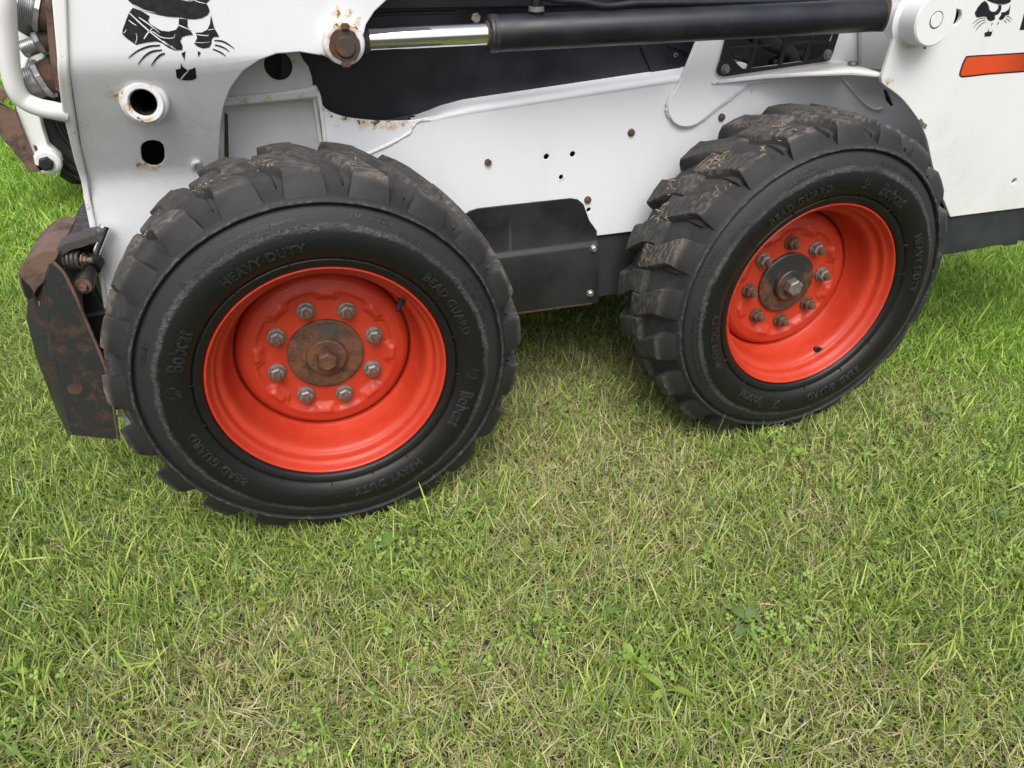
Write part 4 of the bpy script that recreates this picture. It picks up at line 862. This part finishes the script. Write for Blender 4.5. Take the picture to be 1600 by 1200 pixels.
def far_wheel(x):
    wh = link('wheel', bpy.data.meshes.new_from_object(bpy.data.objects['wheel']), M['black'], nb, 0, loc=(x+0.2, -0.9, ZC))
    o = bpy.data.objects.new('tyre', tyre_me); C.objects.link(o); o.parent = wh; o.rotation_euler = (0, math.radians(37), 0)
    return wh
far_wheel(-0.68); far_wheel(0.41)
nch = link('chassis_side', plate_mesh([[(-0.55, 0.50), (1.2, 0.50), (1.2, 0.86), (-0.40, 0.82)]], NY+CY, 0.008, 0.002), M['chassis_white'], nb, 35)
link('chassis_box', box_mesh((-0.5, NY+CY+0.01, 0.3), (1.2, NY+1.5, 0.8), 0.01), M['black'], nb)

# ------------------------------------------------------------------ lawn
R = np.random.default_rng(11)
def vnoise(x, y, s, seed):
    """smooth value noise for patch maps"""
    g = np.random.default_rng(seed).random((64, 64)); X = x*s+1000; Y = y*s+1000
    xi, yi = np.floor(X).astype(int), np.floor(Y).astype(int); fx, fy = X-xi, Y-yi; fx = fx*fx*(3-2*fx); fy = fy*fy*(3-2*fy)
    a = g[xi % 64, yi % 64]; b = g[(xi+1) % 64, yi % 64]; c_ = g[xi % 64, (yi+1) % 64]; d_ = g[(xi+1) % 64, (yi+1) % 64]
    return (a*(1-fx)+b*fx)*(1-fy)+(c_*(1-fx)+d_*fx)*fy
def inview(x, y, mg):
    d = np.stack([x-CAM[0], y-CAM[1], 0*x-CAM[2]], 1) @ RM
    u = 800+FPX*d[:,0]/d[:,1]; v_ = 600-FPX*d[:,2]/d[:,1]
    return (d[:,1] > 0.1) & (u > -mg) & (u < 1600+mg) & (v_ > -mg) & (v_ < 1200+mg)
def scatter(x0, x1, y0, y1, dens, keep=None):
    n = int((x1-x0)*(y1-y0)*dens); x = R.uniform(x0, x1, n); y = R.uniform(y0, y1, n)
    if keep is not None:
        k = keep(x, y); x, y = x[k], y[k]
    return x, y
def blades_mesh(x, y, length, width, lean, azim, curl, col, zoff=None, short=False):
    """one curved tapering blade per entry"""
    n = len(x)
    st, wf = (np.array([0, 0.55, 1.0]), np.array([0.9, 1.0, 0.0])) if short else (np.array([0, 0.38, 0.74, 1.0]), np.array([0.85, 1.0, 0.72, 0.0]))
    K = len(st); nvb = 2*(K-1)+1
    V = np.zeros((n, nvb, 3)); z0 = ground_z(x, y)-0.003 if zoff is None else ground_z(x, y)+zoff
    dx, dy = np.cos(azim), np.sin(azim); tw = R.uniform(-0.9, 0.9, n); px, py = -np.sin(azim+tw), np.cos(azim+tw); pz = R.uniform(-0.6, 0.6, n)
    pos = np.zeros((n, 2)); cen = []
    for i, t in enumerate(st):
        if i > 0:
            seg = (st[i]-st[i-1])*length; a = lean+curl*(st[i-1]+st[i])/2
            pos = pos+np.stack([np.sin(a)*seg, np.cos(a)*seg], 1)
        cen.append(pos.copy())
    for i in range(K):
        cx, cz = cen[i][:,0], cen[i][:,1]; X = x+dx*cx; Y = y+dy*cx; Z = z0+cz; w_ = width*wf[i]/2
        if i < K-1:
            V[:, 2*i] = np.stack([X-px*w_, Y-py*w_, Z-pz*w_], 1); V[:, 2*i+1] = np.stack([X+px*w_, Y+py*w_, Z+pz*w_], 1)
        else: V[:, nvb-1] = np.stack([X, Y, Z], 1)
    tri = np.array([[0,1,3],[0,3,2],[2,3,4]] if short else [[0,1,3],[0,3,2],[2,3,5],[2,5,4],[4,5,6]])
    F = (np.arange(n)[:,None,None]*nvb+tri[None]).reshape(-1, 3)
    me = bpy.data.meshes.new('blades'); nv = n*nvb; nf = len(F)
    me.vertices.add(nv); me.vertices.foreach_set('co', V.reshape(-1)); me.loops.add(nf*3); me.loops.foreach_set('vertex_index', F.reshape(-1).astype(np.int32))
    me.polygons.add(nf); me.polygons.foreach_set('loop_start', np.arange(0, nf*3, 3, dtype=np.int32)); me.polygons.foreach_set('loop_total', np.full(nf, 3, dtype=np.int32))
    at_ = me.color_attributes.new('blade_colour', 'FLOAT_COLOR', 'POINT'); cc = np.ones((n, nvb, 4)); cc[:, :, :3] = col[:, None, :]
    at_.data.foreach_set('color', cc.reshape(-1)); me.update(); return me
def mat_blade(name, trans=0.35, rough=0.5):
    m_ = bpy.data.materials.new(name); m_.use_nodes = True; t = m_.node_tree; t.nodes.clear()
    o = t.nodes.new('ShaderNodeOutputMaterial'); p = t.nodes.new('ShaderNodeBsdfPrincipled'); tr = t.nodes.new('ShaderNodeBsdfTranslucent'); mx = t.nodes.new('ShaderNodeMixShader')
    a = t.nodes.new('ShaderNodeVertexColor'); a.layer_name = 'blade_colour'; p.inputs['Roughness'].default_value = rough; p.inputs['Specular IOR Level'].default_value = 0.35
    t.links.new(a.outputs[0], p.inputs['Base Color']); t.links.new(a.outputs[0], tr.inputs['Color'])
    mx.inputs[0].default_value = trans; t.links.new(p.outputs[0], mx.inputs[1]); t.links.new(tr.outputs[0], mx.inputs[2]); t.links.new(mx.outputs[0], o.inputs[0]); return m_
def dryness(x, y):
    d = 0.50*vnoise(x, y, 2.2, 5)+0.32*vnoise(x, y, 5.5, 6)+0.18*vnoise(x, y, 13, 8)
    d += 0.20*np.exp(-(((x-0.62)/0.42)**2+((y+0.02)/0.36)**2))+0.10*np.exp(-(((x-0.15)/0.5)**2+((y+0.42)/0.25)**2))
    d -= 0.22*sstep(0.9, 2.2, y)+0.16*sstep(1.2, 1.9, x)+0.14*sstep(-0.25, -0.6, x)
    return d
def greens(n, x, y):
    g = R.random(n)[:,None]; h = R.random(n)[:,None]; l = vnoise(x, y, 3.1, 21)[:,None]
    c_ = np.array([0.155, 0.270, 0.036])*(1-g)+np.array([0.460, 0.600, 0.140])*g
    yel = R.random(n)[:,None]; c_ = np.where(yel < 0.22, np.array([0.54, 0.62, 0.17])*(0.8+0.4*h), c_)
    c_ = np.where(yel > 0.88, np.array([0.22, 0.31, 0.14])*(0.8+0.5*h), c_)
    far = np.maximum(sstep(0.8, 2.6, y), 0.8*sstep(1.25, 2.0, x))[:,None]
    return c_*(1-far)+far*(c_*np.array([0.92, 1.16, 0.62]))
def straws(n):
    g = R.random(n)[:,None]; c_ = np.array([0.45, 0.41, 0.19])*(1-g)+np.array([0.78, 0.72, 0.42])*g
    k = R.random(n)[:,None]; c_ = np.where(k < 0.14, np.array([0.22, 0.145, 0.08])*(0.7+0.6*g), c_)
    return np.where(k > 0.992, np.array([0.36, 0.20, 0.12]), c_)
def pdry(x, y): return np.clip((dryness(x, y)-0.315)*1.65, 0.05, 0.70)
def thatch(x, y, scale=1.0):
    n = len(x); isdry = (R.random(n) < 0.10+0.75*pdry(x, y))[:,None]
    col = np.where(isdry, straws(n), greens(n, x, y)*0.9); d = isdry[:,0]
    ln = np.where(d, R.gamma(5, 0.0062, n), R.gamma(5, 0.0056, n))*scale; wd = np.where(d, R.uniform(0.0011, 0.0022, n), R.uniform(0.0016, 0.0032, n))*scale
    lean = np.clip(np.where(d, R.normal(1.18, 0.30, n), R.normal(0.95, 0.38, n)), 0, 1.5); curl = np.minimum(R.uniform(-0.2, 0.6, n), 1.6-lean)
    return blades_mesh(x, y, np.clip(ln, 0.010, 0.075*scale), wd, lean, R.uniform(0, 2*PI, n), curl, col, zoff=R.uniform(-0.002, 0.012, n), short=True)
def tuft_layer(cx, cy, scale=1.0, tall=1.0, nmin=4, nmax=11, spread=0.012, green=False):
    k = R.integers(nmin, nmax, len(cx)); idx = np.repeat(np.arange(len(cx)), k); n = len(idx)
    x = cx[idx]+R.normal(0, spread*scale, n); y = cy[idx]+R.normal(0, spread*scale, n)
    tdir = R.uniform(0, 2*PI, len(cx))[idx]; tl = R.gamma(8, 0.125, len(cx))[idx]; tshade = R.uniform(0.75, 1.2, len(cx))[idx][:,None]
    isdry = (R.random(n) < (0.0 if green else 1.0)*pdry(x, y)*0.8)[:,None]; d = isdry[:,0]
    col = np.where(isdry, straws(n), greens(n, x, y)*tshade)
    lush = vnoise(x, y, 3.1, 21)
    ln = R.gamma(7, 0.0052, n)*tl*(0.75+0.5*lush)*scale*tall; wd = R.uniform(0.0020, 0.0038, n)*scale*np.where(d, 0.6, 1.0)
    lean = np.clip(np.abs(R.normal(0.62, 0.36, n)), 0.03, 1.4); curl = np.minimum(R.uniform(0.0, 1.0, n), 1.65-lean)
    az = tdir+R.normal(0, 1.15, n)
    return blades_mesh(x, y, np.clip(ln, 0.015, 0.095*scale*tall), wd, lean, az, curl, col)
inv = lambda x, y: inview(x, y, 60) & ~((y > 0.95) & (x > 0.05) & (x < 1.6))
outv = lambda x, y: (~inview(x, y, 60))
meshes = []
x, y = scatter(-1.3, 3.2, -1.1, 1.3, 42000, inv); meshes.append(thatch(x, y)); print('thatch', len(x))
x, y = scatter(-1.3, 3.2, -1.1, 1.3, 2300, inv); meshes.append(tuft_layer(x, y)); print('tufts', len(x))
x, y = scatter(-2.2, 4.2, -1.6, 2.2, 2200, outv); meshes.append(thatch(x, y, 1.4))
x, y = scatter(-2.2, 4.2, -1.6, 2.2, 300, outv); meshes.append(tuft_layer(x, y, 1.25))
far_in = lambda x, y: inview(x, y, 60) & ((x < 0.1) | (x > 1.9))
x, y = scatter(-3.0, 4.5, 1.3, 5.0, 12000, far_in); meshes.append(thatch(x, y, 1.3))
x, y = scatter(-3.0, 4.5, 1.3, 5.0, 1500, far_in); meshes.append(tuft_layer(x, y, 1.2, 1.15))
far_in2 = lambda x, y: inview(x, y, 60) & (x < 0)
x, y = scatter(-7.0, 1.0, 5.0, 20.0, 1500, far_in2); meshes.append(thatch(x, y, 2.4))
x, y = scatter(-7.0, 1.0, 5.0, 20.0, 320, far_in2); meshes.append(tuft_layer(x, y, 2.0, 1.0))
x, y = scatter(-5, 7, 2.2, 8, 90, outv); meshes.append(tuft_layer(x, y, 2.2))
def spots(lst):
    P = np.concatenate([R.uniform(a, b, (n, 2)) for a, b, n in lst]); return P[:,0], P[:,1]
x, y = spots([((-0.30, -0.05), (0.36, 0.0), 40), ((0.85, -0.05), (1.42, 0.0), 70), ((-0.80, -0.30), (-0.28, 0.5), 110), ((-0.6, -0.6), (2.2, 0.6), 160), ((1.5, -0.2), (2.8, 0.9), 150)]); meshes.append(tuft_layer(x, y, 1.1, 1.35, 5, 14, 0.016, True))
gm = mat_blade('grass_blades')
for me in meshes: me.materials.append(gm)
# one lawn object out of all the blade meshes
def merge(ms):
    bm_ = bpy.data.meshes.new('lawn'); co, li, cl = [], [], []; base = 0
    for me in ms:
        n = len(me.vertices); a = np.empty(n*3, np.float32); me.vertices.foreach_get('co', a); co.append(a)
        b = np.empty(len(me.loops), np.int32); me.loops.foreach_get('vertex_index', b); li.append(b+base); base += n
        c_ = np.empty(n*4, np.float32); me.color_attributes[0].data.foreach_get('color', c_); cl.append(c_); bpy.data.meshes.remove(me)
    co = np.concatenate(co); li = np.concatenate(li); cl = np.concatenate(cl); nf = len(li)//3
    bm_.vertices.add(base); bm_.vertices.foreach_set('co', co); bm_.loops.add(len(li)); bm_.loops.foreach_set('vertex_index', li)
    bm_.polygons.add(nf); bm_.polygons.foreach_set('loop_start', np.arange(0, nf*3, 3, dtype=np.int32)); bm_.polygons.foreach_set('loop_total', np.full(nf, 3, dtype=np.int32))
    bm_.polygons.foreach_set('use_smooth', np.ones(nf, dtype=bool))
    a = bm_.color_attributes.new('blade_colour', 'FLOAT_COLOR', 'POINT'); a.data.foreach_set('color', cl); bm_.update(); return bm_
lawn_me = merge(meshes)
lawn = link('grass', lawn_me, gm, None, 0); tag(lawn, 'mown green and straw coloured grass covering the ground', 'grass', kind='stuff')
print('grass triangles', len(lawn_me.polygons))

# ------------------------------------------------------------------ broadleaf weeds and clover
def ground_pt(u, v):
    d = ray(u, v); t_ = (0.024-CAM[2])/d[2]; return CAM+t_*d
def mat_leaf(name, a, b_):
    b = NB(name); n1 = b.noise(40, 4, 0.6); c = b.mix(b.ramp(n1, 0.3, 0.7), a, b_)
    p = b.set(c, 0.45, 0, b.bump(b.noise(300, 3, 0.6), 0.2, 0.001)); tr = b.n('ShaderNodeBsdfTranslucent'); mx = b.n('ShaderNodeMixShader'); mx.inputs[0].default_value = 0.3
    b.l(c, tr.inputs['Color']); b.l(b.b.outputs[0], mx.inputs[1]); b.l(tr.outputs[0], mx.inputs[2]); b.l(mx.outputs[0], b.out.inputs[0]); return p
LM = {'bright': mat_leaf('bright_leaf', (0.22, 0.36, 0.045), (0.30, 0.44, 0.08)), 'mid': mat_leaf('mid_leaf', (0.14, 0.25, 0.05), (0.20, 0.31, 0.08)), 'dark': mat_leaf('dark_leaf', (0.14, 0.24, 0.075), (0.19, 0.29, 0.10))}
def leaf_mesh(L, W, seed, lobed=False, droop=0.5):
    q = random.Random(seed); st = [0, 0.12, 0.25, 0.4, 0.55, 0.7, 0.84, 0.94, 1.0]; wf = [0.10, 0.14, 0.55, 0.88, 1.0, 0.92, 0.66, 0.34, 0.0]
    if lobed: wf = [0.08, 0.12, 0.40, 0.30, 0.75, 0.45, 0.95, 0.60, 0.0]
    v = []; f = []; a = 0.55+q.uniform(-0.15, 0.15); x = z = 0.0
    for i, t in enumerate(st):
        if i: seg = (t-st[i-1])*L; a2 = a-droop*1.4*t; x += math.cos(a2)*seg; z += math.sin(a2)*seg
        w_ = W/2*wf[i]*q.uniform(0.93, 1.07); cz = 0.10*w_
        v += [(x, -w_, z+cz*1.6+q.uniform(-.0006, .0006)), (x, 0, z), (x, w_, z+cz*1.6+q.uniform(-.0006, .0006))]
    for i in range(len(st)-1):
        k = i*3; f += [(k, k+1, k+4, k+3), (k+1, k+2, k+5, k+4)]
    me = pydata(v, f); smooth(me, 60); return me
LV = {'oval': [leaf_mesh(0.050, 0.026, 1), leaf_mesh(0.042, 0.024, 2, False, 0.7)], 'long': [leaf_mesh(0.075, 0.022, 3, False, 0.6), leaf_mesh(0.065, 0.020, 4, False, 0.8)], 'lobed': [leaf_mesh(0.085, 0.028, 5, True, 0.6), leaf_mesh(0.075, 0.026, 6, True, 0.7)], 'wide': [leaf_mesh(0.070, 0.038, 7, False, 0.5), leaf_mesh(0.060, 0.034, 8, False, 0.7)]}
WEEDS = [(598,862,'wide','mid',3,1.0,'plantain weed with wide green leaves just below the front tyre'),
 (990,1032,'oval','bright',3,0.75,'bright green weed with upturned oval leaf near bottom centre of the lawn'),
 (1042,1086,'long','bright',3,0.8,'bright narrow-leaved weed just below the upturned oval leaf'),
 (812,1000,'lobed','bright',3,0.62,'small lobed dandelion with bright leaves amid dry grass, left of bottom centre'),
 (418,952,'oval','bright',3,0.6,'small bright oval weed in front of the front tyre, towards the left'),
 (690,1050,'oval','bright',4,0.62,'bright round-leaved weed below and right of the front wheel'),
 (582,1094,'oval','mid',3,0.65,'mid green weed with oval leaves near the bottom edge, left of centre'),
 (30,1052,'oval','bright',3,0.75,'bright oval-leaved weed close to the left edge of the lawn'),
 (12,1168,'wide','mid',3,0.6,'broad pale weed in the bottom left corner'),
 (1246,716,'oval','bright',4,0.7,'bright weed with small oval leaves just below the rear tyre'),
 (1272,850,'wide','mid',3,0.55,'mid green weed beside the dry patch below the rear tyre'),
 (1556,812,'oval','mid',3,0.8,'oval-leaved weed near the right edge of the lawn'),
 (1162,978,'wide','dark',4,0.85,'dark green dock weed with broad leaves lying flat, right of bottom centre'),
 (968,946,'lobed','mid',4,0.65,'lobed mid green dandelion in the middle of the front lawn'),
 (1462,652,'wide','dark',3,0.85,'dark broad weed leaf to the right of the rear tyre'),
 (1010,690,'oval','bright',3,0.55,'tiny bright weed on the grass between the two tyres'),
 (1110,872,'lobed','bright',3,0.5,'small lobed weed at the near edge of the dry patch'),
 (955,742,'wide','mid',3,0.5,'small broad weed just left of the rear tyre foot')]
wr = random.Random(9)
for (u, v, kind, mt, n, sc_l, lab) in WEEDS:
    p = ground_pt(u, v); rt = root('broadleaf_weed', tuple(p), lab, 'weed', 'broadleaf weeds scattered in the lawn'); a0 = wr.uniform(0, 6.28)
    for k in range(n):
        o = bpy.data.objects.new('leaf', LV[kind][k % 2]); C.objects.link(o); o.parent = rt
        o.rotation_euler = (wr.uniform(-0.25, 0.25), wr.uniform(-0.35, 0.15), a0+k*2*PI/n+wr.uniform(-0.5, 0.5)); s__ = sc_l*wr.uniform(0.6, 0.9); o.scale = (s__, s__, s__); o.location = (0, 0, wr.uniform(0.004, 0.018))
        if not o.data.materials: o.data.materials.append(LM['mid'])
        o.material_slots[0].link = 'OBJECT'; o.material_slots[0].material = LM[mt]
# clover: small trefoils in loose patches
cl_v, cl_f = [], []
patches = [(660,845,.10,60), (700,830,.08,40), (620,880,.05,25), (1010,1010,.06,34), (1190,965,.06,30), (1240,1000,.05,22), (520,1180,.07,34), (1480,690,.10,50), (1520,720,.08,30), (930,650,.08,30), (1390,700,.08,30), (1200,690,.06,24), (1260,735,.07,28), (1280,950,.05,18), (360,930,.05,14), (860,1000,.05,18), (740,1010,.05,16), (1550,880,.06,18), (1130,905,.05,16), (450,700,.0,0), (30,1090,.05,14), (1000,650,.05,18), (640,1010,.04,14), (1350,880,.06,18)]
q = random.Random(5)
for (u, v, rad, n) in patches:
    c = ground_pt(u, v)
    for _ in range(n):
        rr = rad*math.sqrt(q.random())*1.3; a = q.uniform(0, 2*PI); x = c[0]+rr*math.cos(a); y = c[1]+rr*math.sin(a); z = float(ground_z(np.array(x), np.array(y)))+q.uniform(0.020, 0.038)
        tx, ty = q.uniform(-0.45, 0.45), q.uniform(-0.45, 0.45); th = q.uniform(0, 2*PI); S = q.uniform(0.0036, 0.0068)
        for k in range(3):
            t = th+k*2*PI/3; d = np.array([math.cos(t), math.sin(t)]); e = np.array([-d[1], d[0]]); b0 = len(cl_v)
            for (l, w_) in ((0.05, 0), (0.55, 0.55), (1.0, 0.62), (1.35, 0.35), (1.28, 0), (1.35, -0.35), (1.0, -0.62), (0.55, -0.55)):
                o2 = (d*l+e*w_)*S; cl_v.append((x+o2[0], y+o2[1], z+tx*o2[0]+ty*o2[1]+0.25*abs(w_)*S))
            cl_f.append(tuple(range(b0, b0+8)))
clo = link('clover', pydata(cl_v, cl_f), mat_leaf('clover_leaf', (0.22, 0.37, 0.07), (0.36, 0.52, 0.12)), None, 0); tag(clo, 'small three-leaved clover growing in patches through the grass', 'clover', kind='stuff')
